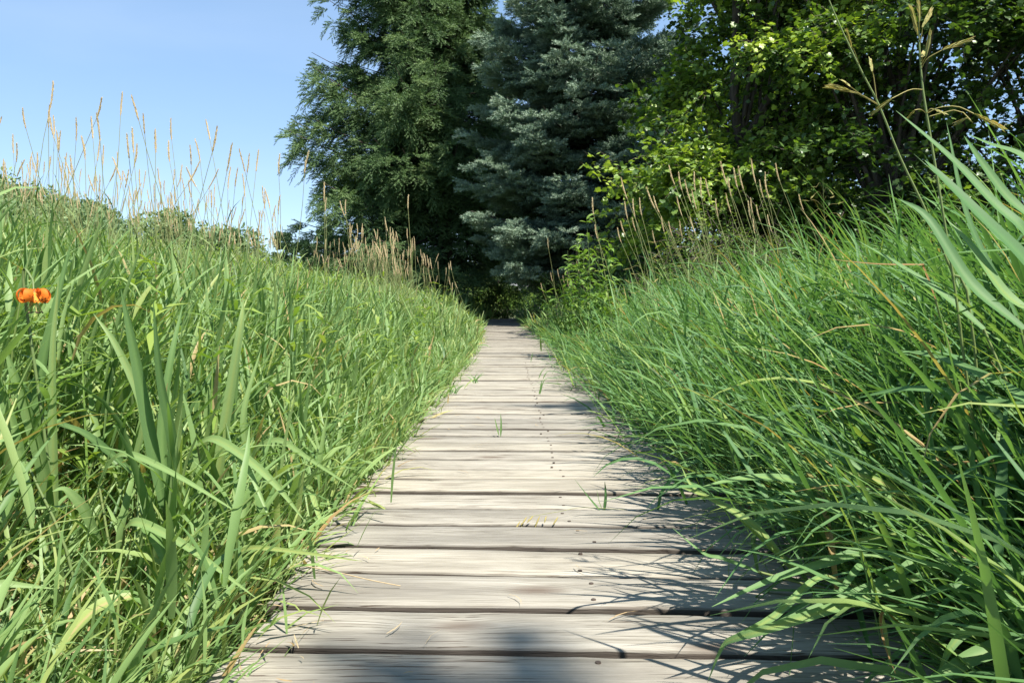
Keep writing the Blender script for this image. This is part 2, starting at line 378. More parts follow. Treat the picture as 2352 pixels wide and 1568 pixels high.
def build_boardwalk():
    root = thing('boardwalk', 'weathered grey wooden boardwalk running straight away between two banks of tall grass', 'boardwalk', (0, 0, 0))
    far = Acc(); y = 0.035 - .19 * 3; k = 0
    while y < 31:
        cx = float(path_x(y)); z = float(path_z(y)) + R.gauss(0, .0025)
        gap = .018 + abs(R.gauss(0, .004))
        if abs(y - 1.365) < .07: gap = .030
        w = .19 - gap
        x0 = cx - HALF + R.gauss(0, .012) + (-.02 if R.random() < .15 else 0); x1 = cx + HALF + R.gauss(0, .015)
        rot = -.040 + R.gauss(0, .0035)
        seed = 500 + k
        if k < 100:
            a = Acc(); plank_geo(a, x0, x1, w, y, z, rot, seed)
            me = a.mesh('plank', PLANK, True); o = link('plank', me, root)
            if 2 <= k < 50:
                for side in (-.052, .048):
                    b = Acc(); nx_ = cx + R.gauss(0, .011); ny = y + side * (w / .18) + R.gauss(0, .008); hz = .0018 + R.random() * .002
                    th = np.arange(10) / 10 * 2 * math.pi
                    ring = np.stack([np.cos(th), np.sin(th), np.zeros(10)], -1)
                    c0 = np.array((nx_, ny, z))
                    tube(b, [c0 - (0, 0, .01), c0 + (0, 0, hz * .5), c0 + (0, 0, hz)], [.0030, .0050, .0044], 10, .5, True)
                    link('nail', b.mesh('nail', NAIL, True), o)
        else:
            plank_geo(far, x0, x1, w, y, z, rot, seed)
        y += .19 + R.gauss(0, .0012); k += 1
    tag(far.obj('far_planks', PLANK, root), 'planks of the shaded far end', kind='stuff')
    for off in (-.42, 0, .42):
        a = Acc(); ys = np.linspace(-.6, 30, 40)
        for i in range(39):
            pass
        V = []; 
        for yy in ys:
            cx, z = float(path_x(yy)) + off, float(path_z(yy)) - .041
            V += [(cx - .02, yy, z), (cx + .02, yy, z), (cx + .02, yy, z - .13), (cx - .02, yy, z - .13)]
        i = np.arange(160).reshape(40, 4); j = np.roll(i, -1, 1)
        a.add(V, np.stack([i[:-1], i[1:], j[1:], j[:-1]], -1).reshape(-1, 4), .2)
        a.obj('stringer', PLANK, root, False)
build_boardwalk()

# ------------------------------------------------------------------ grass masses
def grass_plants(acc, x, y, z, H, lean_az, lean, leaf_n, leafL, leafW, S, tint, az_bias=None, bias_k=0.0, upr=1.0, fold=False, tl=.0, drk=1.0):
    """whole grass plants: a stem with alternate arching leaves"""
    N = len(x); base = np.stack([x, y, z], -1)
    e0 = math.pi / 2 - lean * .5
    pts = ribbons(acc, base, lean_az, H, np.maximum(leafW * .28, .002), e0, lean * .9, 3, np.clip(tint + .10, 0, .8), rng.uniform(-1.5, 1.5, N), wbase=.9)
    for k in range(leaf_n):
        t = np.clip((k + .6 + rng.uniform(-.3, .3, N)) / leaf_n, .08, .99)
        i = np.minimum((t * 3).astype(int), 2); fr = (t * 3 - i)[:, None]
        b = pts[np.arange(N), i] * (1 - fr) + pts[np.arange(N), i + 1] * fr
        az = rng.uniform(0, 2 * math.pi, N)
        if az_bias is not None:
            m = rng.random(N) < bias_k
            az = np.where(m, az_bias + rng.normal(0, .55, N), az)
        L = leafL * rng.uniform(.6, 1.25, N) * (1 - .25 * np.abs(t - .55))
        el = rng.normal(1.08 * upr, .24, N) + .25 * (t > .85)
        dr = rng.gamma(1.8, .36, N) * drk
        tt = tint + rng.normal(0, .15, N)
        low = (t < .3) & (rng.random(N) < .16 + tl); tt = np.where(low, rng.uniform(.86, 1.0, N), np.clip(tt, 0, .8))
        dry = rng.random(N) < .03; tt = np.where(dry, .93, tt)
        ribbons(acc, b, az, L, leafW * rng.uniform(.65, 1.25, N), np.minimum(el, 1.5), dr, S, tt, rng.normal(0, .45, N), rng.normal(0, .35, N), fold)

def sample_wedge(n, rho_d0, dmin, dmax, xlo, xhi):
    """points between xlo(d) and xhi(d), density ~ 1/(1+(d/d0)^2)"""
    d = np.linspace(dmin, dmax, 4000); w = np.maximum(xhi(d) - xlo(d), 0) / (1 + (d / rho_d0) ** 2)
    c = np.cumsum(w); u = rng.random(n) * c[-1]; dd = np.interp(u, c, d)
    lo, hi = xlo(dd), xhi(dd)
    return lo + (hi - lo) * rng.random(n), dd

WED = 0.655
def left_bank():
    a = Acc()
    lo = lambda d: -WED * d - .9; hi = lambda d: path_x(np.minimum(d, 28)) - HALF - .015
    for (n, d0, d1, S, ln, fold) in ((3300, .45, 4.5, 5, 6, True), (6000, 4.5, 12, 4, 5, False), (5600, 12, 42, 3, 5, False)):
        x, y = sample_wedge(n, 3.0, d0, d1, lo, hi)
        s = hi(y) - x
        z = ground_z(x, y)
        lil = 1 - .75 * ((np.abs(x / y + .595) < .10) & (y < 1.75))
        H = lil * (.27 + .34 * sm(0, .9, s) + .08 * sm(.8, 3.0, s)) * rng.uniform(.72, 1.15, n)
        wide = np.maximum(1, y / 7.0)
        W = (.011 + .010 * rng.random(n)) * wide
        L = (.19 + .19 * rng.random(n)) * (1 + .25 * (wide - 1)) * (.75 + .35 * sm(0, .8, s))
        tint = np.clip(.46 + rng.normal(0, .12, n) + .16 * sm(6, 25, y), .1, .78)
        grass_plants(a, x, y, z, H, rng.normal(1.3, 1.5, n), np.abs(rng.normal(.25, .2, n)), ln, L, W, S, tint, 1.45, .30, 1.0, fold, tl=.36 if fold else 0)
    # short turf tucked against the planks
    n = 3600; y = .5 + 24 * rng.random(n) ** 1.9; s = .01 + np.abs(rng.normal(0, .2, n)); x = hi(y) - s
    grass_plants(a, x, y, ground_z(x, y), .12 + .2 * rng.random(n), rng.normal(1.4, .9, n), np.abs(rng.normal(.45, .3, n)), 4, .09 + .09 * rng.random(n), .005 + .003 * rng.random(n) + .0006 * y, 3, np.clip(.55 + rng.normal(0, .13, n), .1, .8), 1.5, .45, .8, tl=.08)
    tag(a.obj('tall_grass', GRASS), 'bright green reed grass sloping up to the open sky beside the boardwalk', 'grass', kind='stuff')

    b = Acc()                                      # dead straw under the living leaves
    n = 3000; y = .6 + 5 * rng.random(n) ** 1.6; x = hi(y) - .02 - 1.6 * rng.random(n)
    ribbons(b, np.stack([x, y, ground_z(x, y) + .02 + .10 * rng.random(n)], -1), rng.uniform(0, 6.28, n), .12 + .25 * rng.random(n), .004 + .007 * rng.random(n), rng.normal(.25, .4, n), rng.normal(.5, .4, n), 4, rng.random(n), rng.normal(0, .6, n), rng.normal(0, .6, n))
    tag(b.obj('straw', STRAW), 'dead tan straw lying under the living grass beside the near planks', 'straw', kind='stuff')
left_bank()

def right_bank():
    a = Acc()
    lo = lambda d: path_x(np.minimum(d, 28)) + HALF + .02; hi = lambda d: np.minimum(WED * d + 1.9, 9.5)
    for (n, d0, d1, S, ln, fold) in ((3900, .45, 4.2, 6, 6, True), (4800, 4.2, 12, 4, 5, False), (2600, 12, 27, 3, 5, False)):
        x, y = sample_wedge(n, 3.0, d0, d1, lo, hi)
        s = x - lo(y)
        z = ground_z(x, y)
        H = (.46 + .48 * sm(.05, .9, s) + .15 * sm(.8, 2.6, s)) * rng.uniform(.75, 1.12, n) * (1 - .35 * sm(9, 15, y) * (1 - sm(0, 1.5, s)))
        wide = np.maximum(1, y / 7.5)
        W = (.010 + .008 * rng.random(n)) * wide
        L = (.26 + .26 * rng.random(n)) * (1 + .2 * (wide - 1))
        edge = 1 - sm(0, .8, s)
        tint = np.clip(.42 + rng.normal(0, .13, n) + .15 * sm(7, 16, y), .05, .8)
        lean = np.abs(rng.normal(.66, .24, n)) + .75 * edge * rng.random(n) * sm(1.5, 5, y) + .25 * edge
        grass_plants(a, x, y, z, H, rng.normal(-1.45, .5, n), lean, ln, L, W, S, tint, -1.45, .74, .84, fold, drk=1.35)
    n = 4200; y = .5 + 22 * rng.random(n) ** 1.9; s = np.abs(rng.normal(0, .22, n)); x = lo(y) - .02 + s
    grass_plants(a, x, y, ground_z(x, y), .14 + .24 * rng.random(n), rng.normal(-1.5, .8, n), np.abs(rng.normal(.7, .35, n)), 4, .12 + .14 * rng.random(n), .005 + .003 * rng.random(n) + .0006 * y, 4, np.clip(.5 + rng.normal(0, .14, n), .05, .8), -1.5, .65, .7, tl=.08)
    tag(a.obj('tall_grass', GRASSR), 'deep green reed grass leaning over the planks in front of the leafy trees', 'grass', kind='stuff')
right_bank()

def meadow_herbs():
    """yellow-green leafy goldenrod-like growth on the slope and below the trees"""
    a = Acc(); n = 5200
    d = 7 + 30 * rng.random(n) ** 1.3; x = np.where(rng.random(n) < .85, -WED * d * rng.random(n) ** .8 - .9, 0)
    keep = x < -1.2; d, x = d[keep], x[keep]; n = len(x)
    clump = np.sin(x * .8 + 1.3) * np.sin(d * .5 + .4) + rng.normal(0, .35, n)
    keep = clump > .05; d, x = d[keep], x[keep]; n = len(x)
    m_ = 70; d2 = 1.6 + 6 * rng.random(m_) ** 1.2; d = np.concatenate([d, d2]); x = np.concatenate([x, path_x(d2) - HALF - .15 - (.62 * d2 - .5).clip(.2) * rng.random(m_)]); n = len(x)
    H = (.75 + .3 * rng.random(n)) * np.where(d < 7, .78, 1)
    base = np.stack([x, d, ground_z(x, d)], -1)
    pts = ribbons(a, base, rng.uniform(0, 6.28, n), H, .006, 1.5, .2, 2, .4)
    for k in range(16):
        t = .35 + .65 * rng.random(n); b = base * (1 - t)[:, None] + pts[:, -1] * t[:, None]
        sc = np.maximum(1, d / 14)
        ribbons(a, b, rng.uniform(0, 6.28, n), (.07 + .05 * rng.random(n)) * sc, (.016 + .008 * rng.random(n)) * sc, rng.normal(.5, .3, n), .8, 2, np.clip(.5 + .25 * t + rng.normal(0, .15, n), 0, 1), rng.normal(0, .3, n), pow_=.8)
    tag(a.obj('meadow_herbs', HERB), 'yellow-green leafy herbs growing through the grass slope below the skyline', 'herbs', kind='stuff')
meadow_herbs()

# ------------------------------------------------------------------ trees
def shoot_template(nn, ang, ln, w, seed, flat=0.0):
    r = np.random.default_rng(seed); V, F = [], []
    for i in range(nn):
        x = (i + .5) / nn; th = i * 2.4 + r.uniform(-.4, .4); a = ang * (1 - .55 * x ** 3)
        rad = np.array((0, math.cos(th), math.sin(th) * (1 - flat)))
        dirv = np.array((math.cos(a), 0, 0)) + rad * math.sin(a)
        p = np.array((x, 0, 0)); q = p + dirv * ln * r.uniform(.8, 1.15)
        sd = np.cross(dirv, r.normal(0, 1, 3)); sd = sd / np.linalg.norm(sd) * w / 2
        V += [p - sd, p + sd, q]; F.append((3 * i, 3 * i + 1, 3 * i + 2))
    return np.array(V), np.array(F)

def spruce(name, label, pos, H, rad, mat, seed, style, z_first=.7, ztop_detail=13.0, density=1.0, skip=None, group=None, side_cut=None):
    r = np.random.default_rng(seed); root = thing(name, label, 'tree', pos, group)
    tr = Acc(); zs = np.linspace(-.3, H, 24)
    tube(tr, np.stack([.05 * np.sin(zs * .7), .05 * np.cos(zs * .5) - .05, zs], -1), .26 * (1 - zs / H * .97) * H / 20 + .012, 10)
    wood, fol = (Acc() if density >= 1 else tr), Acc()
    nn = 20 if style == 'norway' else 22
    tv, tf = shoot_template(nn, .75 if style == 'norway' else .95, .22 if style == 'norway' else .24, .075, seed)
    SP, SD, SS, ST = [], [], [], []
    z = z_first
    while z < H - .3:
        nw = r.integers(6, 9) + (2 if z < 6 and density >= 1 else 0); a0_ = r.uniform(0, 6.28)
        for k in range(nw):
            az = (a0_ + (k + r.uniform(-.3, .3)) * 2 * math.pi / nw) % (2 * math.pi); zz = z + r.uniform(-.25, .25)
            Lr = rad(zz) * r.uniform(.74, 1.08)
            if skip is not None and skip(az, zz, r): continue
            if side_cut is not None: Lr *= side_cut(az, zz)
            hi = zz > ztop_detail; u = zz / H
            if style == 'norway': a1 = -.30 + .75 * u + r.normal(0, .07); b1 = .16
            else: a1 = -.10 + .50 * u + r.normal(0, .08); b1 = .10
            hd = np.array((math.sin(az), math.cos(az), 0)); sd = np.array((hd[1], -hd[0], 0))
            s = np.linspace(0, 1, 7)
            curve = lambda q: np.outer(q * Lr, hd) + np.outer(Lr * (a1 * q + b1 * q * q - .05 * np.sin(q * 3)), (0, 0, 1)) + np.array((0, 0, zz))
            tube(wood, curve(s), .035 * (1 - s * .85) * (Lr / 4 + .2), 4)
            # one plume of shoots along the limb: broad behind, pointed at the tip, hanging or stiff
            K = max(4, int((17 if style == 'norway' else 18) * Lr * density * (.32 if hi else 1))); J = 17
            q = np.repeat(1 - (r.random(K) ** .8) * .90, J); ub = r.uniform(-1, 1, K); u = np.repeat(ub, J); M = K * J
            t = np.tile((np.arange(J) + .5) / J, K)
            wid = Lr * (.34 * np.clip(1 - q, 0, 1) ** .65 + .05)
            bl = np.repeat(r.uniform(.5, 1.1, K), J) * (.30 + .115 * Lr) * (.6 + .6 * (1 - q)); up = np.repeat(r.random(K) ** 1.5, J)
            root_p = curve(q) + np.outer(u * wid * .8, sd)
            bdir = nrm(hd * .8 + np.outer(u * .8, sd))
            alt = np.where(np.arange(M) % 2, 1.0, -1.0); lat = np.stack([bdir[:, 1], -bdir[:, 0], np.zeros(M)], -1)
            if style == 'norway':
                drop = up * .55 * min(1.2, Lr / 3.5) + .75 * bl * t ** 1.6 * (.35 + up)
                dd = bdir * (.8 - .35 * t)[:, None] + lat * (alt * .55)[:, None] + np.outer(.15 - 1.0 * t * (.3 + up), (0, 0, 1)) + r.normal(0, .16, (M, 3))
                sl = r.uniform(.19, .33, M) * (1.15 - .35 * t)
            else:
                drop = up * .22 - .02 + .10 * bl * t
                dd = bdir * .75 + lat * (alt * .62)[:, None] + np.outer(.18 - .25 * up, (0, 0, 1)) + r.normal(0, .15, (M, 3))
                sl = r.uniform(.18, .29, M) * (1.15 - .3 * t)
            pp = root_p + bdir * (bl * t * .8)[:, None] + lat * (alt * .05 * (1.1 - t))[:, None] - np.outer(drop + .12 * np.abs(u) * wid, (0, 0, 1)) + r.normal(0, .018, (M, 3))
            SP.append(pp); SD.append(dd); SS.append(sl * (1.7 if hi else 1))
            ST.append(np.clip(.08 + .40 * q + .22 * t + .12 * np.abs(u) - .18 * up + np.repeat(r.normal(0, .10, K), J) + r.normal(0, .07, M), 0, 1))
            for _ in range(10 if not hi else 3):        # bare side twigs inside the crown
                qq = r.uniform(.12, .7); bd = nrm(hd * .6 + sd * r.choice((-1, 1)) * .8 - np.array((0, 0, .15)))
                ribbons(wood, curve(np.array([qq])), math.atan2(bd[0], bd[1]), .3 * Lr * (1 - qq), .012, -.1, .6, 3, .5, r.uniform(0, 3))
        z += r.uniform(.38, .56) * (1 if z < ztop_detail else 1.3)
    SP, SD, SS, ST = np.concatenate(SP), np.concatenate(SD), np.concatenate(SS), np.concatenate(ST)
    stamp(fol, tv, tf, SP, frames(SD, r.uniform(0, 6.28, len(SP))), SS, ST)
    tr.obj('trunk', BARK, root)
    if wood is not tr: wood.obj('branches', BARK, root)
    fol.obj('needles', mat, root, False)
    print(name, 'shoots', len(SP), flush=True)
    return root

def rad_norway(z): return np.interp(z, [0, 1.5, 4.5, 8, 11.5, 20.5], [3.4, 4.7, 5.3, 4.3, 3.4, .3])
def rad_blue(z): return np.interp(z, [0, 1.3, 2.4, 4, 7, 10, 16], [1.6, 2.3, 3.0, 3.3, 3.0, 2.4, .2])
spruce('spruce_tree', 'tall green spruce with drooping twigs and sky showing through beside its trunk', (-2.35, 27.5, float(ground_z(-2.35, 27.5))), 20.5, rad_norway, NORWAY, 3, 'norway', 2.2,
       skip=lambda az, z, r: (3.0 < z < 5.6 and r.random() < .12) or (z < 2.9 and math.sin(az) > .15), side_cut=lambda az, z: .62 if z > 7.6 and math.sin(az) > .2 else 1)
spruce('spruce_tree', 'blue-green spruce with dense stiff silvery boughs between green spruce and leafy trees', (1.95, 22.0, .22), 16, rad_blue, BLUE, 5, 'blue', 1.35, side_cut=lambda az, z: .92 if z > 7.2 and math.sin(az) < -.2 else 1)

VT = np.array([(0, 0, 0), (.28, .02, 0), (.62, .015, 0), (1, 0, -.10),
               (-.12, .34, .03), (.22, .52, .05), (.34, .40, .05), (.62, .50, .02), (.70, .28, .03),
               (-.12, -.34, .03), (.22, -.52, .05), (.34, -.40, .05), (.62, -.50, .02), (.70, -.28, .03)])
VF = np.array([(0, 1, 4), (1, 5, 4), (1, 6, 5), (1, 2, 6), (2, 7, 6), (2, 8, 7), (2, 3, 8),
               (0, 9, 1), (1, 9, 10), (1, 10, 11), (1, 11, 2), (2, 11, 12), (2, 12, 13), (2, 13, 3)])
OT = np.array([(0, 0, 0), (.5, 0, -.02), (1, 0, -.10), (.25, .20, .04), (.62, .22, .03), (.25, -.20, .04), (.62, -.22, .03)])
OF = np.array([(0, 1, 3), (1, 4, 3), (1, 2, 4), (0, 5, 1), (1, 5, 6), (1, 6, 2)])

def leaf_sprays(acc, r, centers, outward, n_twig, n_leaf, twigL, leaf, tmpl, tint0, wood=None, droop=.25, flat=.35):
    C = len(centers)
    c = np.repeat(centers, n_twig, 0); o = np.repeat(outward, n_twig, 0); N = len(c)
    d = nrm(o * .8 + r.normal(0, .75, (N, 3))); L = twigL * r.uniform(.5, 1.2, N)
    if wood is not None:
        ribbons(wood, c, np.arctan2(d[:, 0], d[:, 1]), L, .008, np.arcsin(np.clip(d[:, 2], -1, 1)), .4, 3, .5, r.uniform(0, 3, N))
    t = (np.arange(n_leaf) + .7) / n_leaf
    p = c[:, None] + d[:, None] * (L[:, None] * t[None])[..., None]; p[..., 2] -= droop * L[:, None] * t[None] ** 2
    lat = nrm(np.cross(d, np.array((0, 0, 1.0))) + 1e-6)
    alt = np.where(np.arange(n_leaf) % 2, 1.0, -1.0)[None, :, None]
    ld = d[:, None] * .5 + lat[:, None] * alt * .8 + np.array((0, 0, -.35)) + r.normal(0, .35, (N, n_leaf, 3))
    M = N * n_leaf; p = (p + r.normal(0, .03, p.shape)).reshape(M, 3); ld = ld.reshape(M, 3)
    tt = np.clip(np.repeat(np.repeat(tint0, n_twig) + r.normal(0, .08, N), n_leaf) + r.normal(0, .12, M), 0, 1)
    stamp(acc, *tmpl, p, frames(ld, r.normal(0, .5, M)), leaf * r.uniform(.6, 1.25, M), tt)

def leafy_tree(name, label, pos, lobes, n_cl, leaf, tmpl, mat, seed, H, trunk_r, twigL=.55, n_twig=5, n_leaf=8, bright=.35, cat='tree', stems=1, group=None, shell=.55):
    """lobes: (x, y, z, rx, ry, rz, weight) ellipsoids relative to pos; clumps near their shells"""
    r = np.random.default_rng(seed); root = thing(name, label, cat, pos, group)
    wood, fol, tw = Acc(), Acc(), Acc()
    lob = np.array(lobes, float); pick = r.choice(len(lob), n_cl, p=lob[:, 6] / lob[:, 6].sum())
    dv = nrm(r.normal(0, 1, (n_cl, 3))); rr = (1 - (1 - shell) * r.random(n_cl) ** 1.6)
    c = lob[pick, :3] + dv * lob[pick, 3:6] * rr[:, None]
    if shell > .5:                                   # gather the clumps into flat layered boughs with gaps between
        nb = max(6, n_cl // 15); bi = r.integers(0, nb, n_cl); inner = r.random(n_cl) < .16
        bc, bv = c[:nb][bi], dv[:nb][bi]
        flat_ = np.stack([r.normal(0, .40, n_cl), r.normal(0, .34, n_cl), r.normal(0, .15, n_cl)], -1)
        flat_[:, 2] -= .30 * (flat_[:, 0] * bv[:, 0] + flat_[:, 1] * bv[:, 1])
        bl_ = bc + flat_ + bv * .15
        c = np.where(inner[:, None], lob[pick, :3] + (c - lob[pick, :3]) * .75, bl_); dv = np.where(inner[:, None], dv, nrm(bv + r.normal(0, .35, (n_cl, 3))))
    ok = c[:, 2] > .15; c, dv, pick = c[ok], dv[ok], pick[ok]
    for s_ in range(stems):
        bx, by = (r.normal(0, .25, 2) if stems > 1 else (0, 0))
        zs = np.linspace(-.2, H * .85, 9)
        tp = np.stack([bx + np.cumsum(r.normal(0, .09, 9)), by + np.cumsum(r.normal(0, .09, 9)), zs], -1)
        tube(wood, tp, trunk_r * (1 - .8 * zs / H), 8)
        for i in r.choice(len(c), min(len(c), 46 // stems), replace=False):
            j = int(np.clip((c[i, 2] * .55) / (H * .85) * 8, 0, 7)); a0 = tp[j]; q = np.linspace(0, 1, 6)[:, None]
            mid = (a0 + c[i]) / 2 + r.normal(0, .12, 3) + np.array((0, 0, .15))
            tube(wood, a0 * (1 - q) ** 2 + mid * 2 * q * (1 - q) + c[i] * q ** 2, trunk_r * .35 * (1 - .85 * q[:, 0]), 5)
    if n_cl <= 60: tw = wood
    # clumps differ in hue: fresh yellow-green growth or old deep green
    hue = bright + .16 * np.sin(c[:, 0] * 2.1 + seed) * np.sin(c[:, 2] * 1.7 + 1) + r.normal(0, .10, len(c))
    leaf_sprays(fol, r, c, nrm(dv + np.array((0, 0, .15))), n_twig, n_leaf, twigL, leaf, tmpl, hue, tw)
    wood.obj('trunk', BARK, root)
    if tw is not wood: tw.obj('twigs', TWIG, root)
    fol.obj('leaves', mat, root, False)
    return root

V_, O_ = (VT, VF), (OT, OF)
leafy_tree('leafy_tree', 'vine-draped leafy tree whose bright yellow-green boughs overlap the blue spruce', (4.0, 13.6, 0), [(-.2, -.2, 1.7, 1.4, 1.2, 1.5, 2), (-.85, -.5, 3.0, .9, .8, .7, 1.8), (.55, 0, 4.7, 1.5, 1.5, 1.7, 2.6), (1.0, .1, 6.6, 1.5, 1.5, 1.6, 2)], 960, .088, V_, VINE, 21, 8, .13, bright=.72)
leafy_tree('leafy_tree', 'dark dense leafy tree standing behind the dry stalks of the shaded bank', (5.9, 12.6, 0), [(0, 0, 1.9, 2.0, 1.4, 1.9, 2.5), (.1, 0, 4.8, 2.1, 1.5, 2.0, 3), (.3, 0, 7.0, 1.6, 1.5, 1.4, 1.2)], 810, .088, V_, VINE, 22, 8.5, .15, bright=.36)
leafy_tree('leafy_tree', 'loose leafy tree with blue sky glinting between its leaves', (7.9, 11.4, 0), [(0, 0, 1.7, 1.7, 1.3, 1.7, 2), (0, .1, 4.3, 1.9, 1.5, 1.8, 2), (.3, 0, 6.6, 1.7, 1.5, 1.5, 1)], 520, .088, V_, VINE, 23, 8, .12, bright=.42)
leafy_tree('leafy_tree', 'tall shaded tree filling the gap behind the front row of leafy trees', (5.8, 17.6, 0), [(-.6, 0, 2.2, 2.2, 1.6, 2.2, 2), (-.2, 0, 5.6, 2.4, 2.0, 2.6, 3), (0, 0, 9, 2.0, 2.0, 2.0, 1.5)], 640, .11, V_, VINE, 24, 11, .2, twigL=.7, bright=.30)
leafy_tree('shrub', 'small-leaved airy shrub under the leafy trees behind the dry seed stalks', (2.75, 9.9, -.02), [(0, 0, 1.15, .75, .6, .75, 2), (-.75, .2, .9, .55, .5, .55, 1), (.6, 0, .9, .6, .5, .6, 1)], 150, .036, O_, SHRUB, 25, 1.6, .025, twigL=.34, n_twig=6, n_leaf=10, bright=.6, cat='shrub', stems=4, shell=.2)
leafy_tree('shrub', 'fresh green shrub rising behind the leafy weeds where the boardwalk darkens', (1.75, 17.6, .1), [(.1, 0, .9, .65, .5, .85, 2), (.5, .3, 1.4, .5, .45, .55, 1)], 85, .065, O_, SHRUB, 31, 2.2, .02, twigL=.3, n_twig=5, n_leaf=9, bright=.35, cat='shrub', stems=4, shell=.3)
leafy_tree('shrub', 'low dark shrub crowding the shaded bend of the boardwalk', (1.15, 20.2, .15), [(0, 0, .7, .7, .5, .7, 2)], 90, .065, O_, DARKBUSH, 32, 1.3, .02, twigL=.3, n_twig=5, n_leaf=9, bright=.4, cat='shrub', stems=3, shell=.3)
leafy_tree('bush', 'dark green leafy bush closing off the far end of the boardwalk', (-.6, 29.2, .2), [(-.6, 0, .75, .9, .6, .85, 2), (.45, .1, .7, .85, .6, .8, 2)], 320, .075, O_, DARKBUSH, 26, 1.1, .03, twigL=.3, n_twig=5, n_leaf=8, bright=.5, cat='bush', stems=3, shell=.4)

leafy_tree('leafy_tree', 'low broad dark tree filling the backdrop under the loose leafy tree', (8.2, 19.5, 0), [(-1.2, 0, 1.8, 2.2, 1.2, 2.0, 2), (1.8, 0, 1.9, 2.4, 1.2, 2.1, 2), (.3, .2, 4.0, 2.4, 1.2, 1.4, 1.6)], 460, .12, V_, VINE, 28, 4.6, .16, twigL=.6, bright=.25, shell=.45)

# the tree beside the near planks: its dappled shade lies on the boards
leafy_tree('leafy_tree', 'tall leafy tree beside the near planks that dapples them with shade', (6.9, -4.2, .15), [(-2.55, .50, 10.2, .16, .06, .15, .28), (-2.25, 4.15, 10.2, .3, .12, .2, .45), (-2.15, 1.6, 10.2, .25, .05, .12, .22), (-.35, .6, 10.4, .9, .9, .8, 2.6)], 32, .10, V_, VINE, 27, 11, .12, bright=.4, twigL=.30, n_twig=4, n_leaf=5, shell=.45)

for i, (x_, y_, w_, h_, lab) in enumerate(((3.3, 15.5, 1.6, 2.0, 'dark undergrowth bush at the foot of the vine-draped tree'), (6.7, 13.6, 2.2, 2.6, 'dark undergrowth bush under the dense dark tree'), (8.2, 13.2, 2.0, 2.4, 'shaded bush under the loose leafy tree'), (5.3, 13.6, 1.6, 2.9, 'deep shade bush between the vine-draped tree and the dense dark tree'), (3.4, 20.5, 1.7, 1.6, 'low dark bush at the foot of the blue spruce'))):
    leafy_tree('bush', lab, (x_, y_, 0.05), [(0, 0, h_ * .5, w_, .8, h_ * .55, 1)], 170, .085, O_, DARKBUSH, 90 + i, h_ * .8, .03, twigL=.4, n_twig=6, n_leaf=9, bright=.35, cat='bush', stems=3, shell=.3)

# distant trees -------------------------------------------------------------------
def far_conifer(pos, H, rad, seed, label, group, mat=PINE):
    return spruce('conifer_tree', label, pos, H, lambda z: max(.12, rad * (1 - z / H)), mat, seed, 'blue', .4, 0.0, .55, group=group)
CG = 'small conifers on the skyline beside the tall green spruce'
for i, (px, ptop, d, hh) in enumerate(((650, 520, 62, 5.2), (690, 540, 64, 4.6), (715, 545, 60, 4.2), (745, 520, 58, 5.4), (790, 545, 56, 4.6))):
    q = P(px, ptop, d); H = hh
    far_conifer((q[0], d, q[2] - H), H, H * .30, 60 + i, ('dark conical conifer at the open end of the skyline row', 'slim conifer second in the skyline row from its open end', 'smallest conical conifer in the middle of the skyline row', 'broad conifer in the skyline row close under the spruce limbs', 'conifer half hidden under the lowest limbs of the tall spruce')[i], CG)
far_conifer((-.9, 50, .9), 4.6, 2.0, 70, 'sunlit young conifer seen low between the two tall spruces', None)
far_conifer((1.6, 50, .9), 4.2, 1.9, 71, 'pale blue young conifer seen under the blue spruce near the shed', None, BLUE)

def blob_tree(acc, r, c, rad, h, n, size):
    dv = nrm(r.normal(0, 1, (n, 3))); rr = 1 - .5 * r.random(n) ** 2
    bump = 1 + .22 * np.sin(dv[:, 0] * 5 + c[0]) * np.sin(dv[:, 2] * 6 + c[1])
    p = np.array(c) + dv * np.array((rad, rad, h / 2)) * (rr * bump)[:, None]
    stamp(acc, *O_, p, frames(r.normal(0, 1, (n, 3)) + dv, r.uniform(0, 6.28, n)), size * r.uniform(.6, 1.4, n), np.clip(.45 + .3 * np.sin(c[0] * 3.7) + r.normal(0, .15, n), 0, 1))

def far_round(px, ptop, d, rad, h, seed, label):
    r = np.random.default_rng(seed); q = P(px, ptop, d); root = thing('round_tree', label, 'tree', (q[0], d, q[2] - h))
    a = Acc(); tube(a, [(0, 0, -1), (0, 0, h * .6)], [.25, .12], 7); a.obj('trunk', BARK, root)
    a = Acc()
    for k in range(5):
        blob_tree(a, r, (r.normal(0, rad * .35), r.normal(0, rad * .35), h * (.45 + .12 * r.random())), rad * .75, h * .8, 500, .55 * rad / 3)
    a.obj('crown', WOODS, root, False)
far_round(388, 474, 92, 2.6, 6.0, 81, 'round-topped tree at the foot of the wooded hill on the skyline')
far_round(520, 516, 84, 2.7, 5.0, 82, 'low rounded tree on the skyline between hill and conifers')
far_round(480, 530, 86, 2.0, 4.0, 83, 'smaller bushy tree nestled against the low rounded skyline tree')

for i, (px_, pt_, d_, r_, h_, lab) in enumerate(((1085, 600, 60, 3.2, 5.5, 'far leafy tree low behind the gap under the green spruce'), (1220, 590, 66, 3.6, 6.0, 'far leafy tree low behind the path end between the spruces'), (1420, 570, 64, 3.8, 6.4, 'far tree seen low past the blue spruce trunk'), (940, 610, 58, 2.6, 4.6, 'far low tree behind the trunk of the green spruce'), (1335, 440, 64, 4.2, 9.8, 'tall far tree showing between the blue spruce and the leafy trees'), (1620, 560, 60, 4.0, 6.2, 'far tree closing the horizon behind the vine-draped tree'), (1860, 550, 55, 4.2, 6.2, 'far tree closing the horizon behind the dense dark tree'), (2120, 540, 52, 4.4, 6.4, 'far tree closing the horizon behind the loose leafy tree'))):
    far_round(px_, pt_, d_, r_, h_, 110 + i, lab)

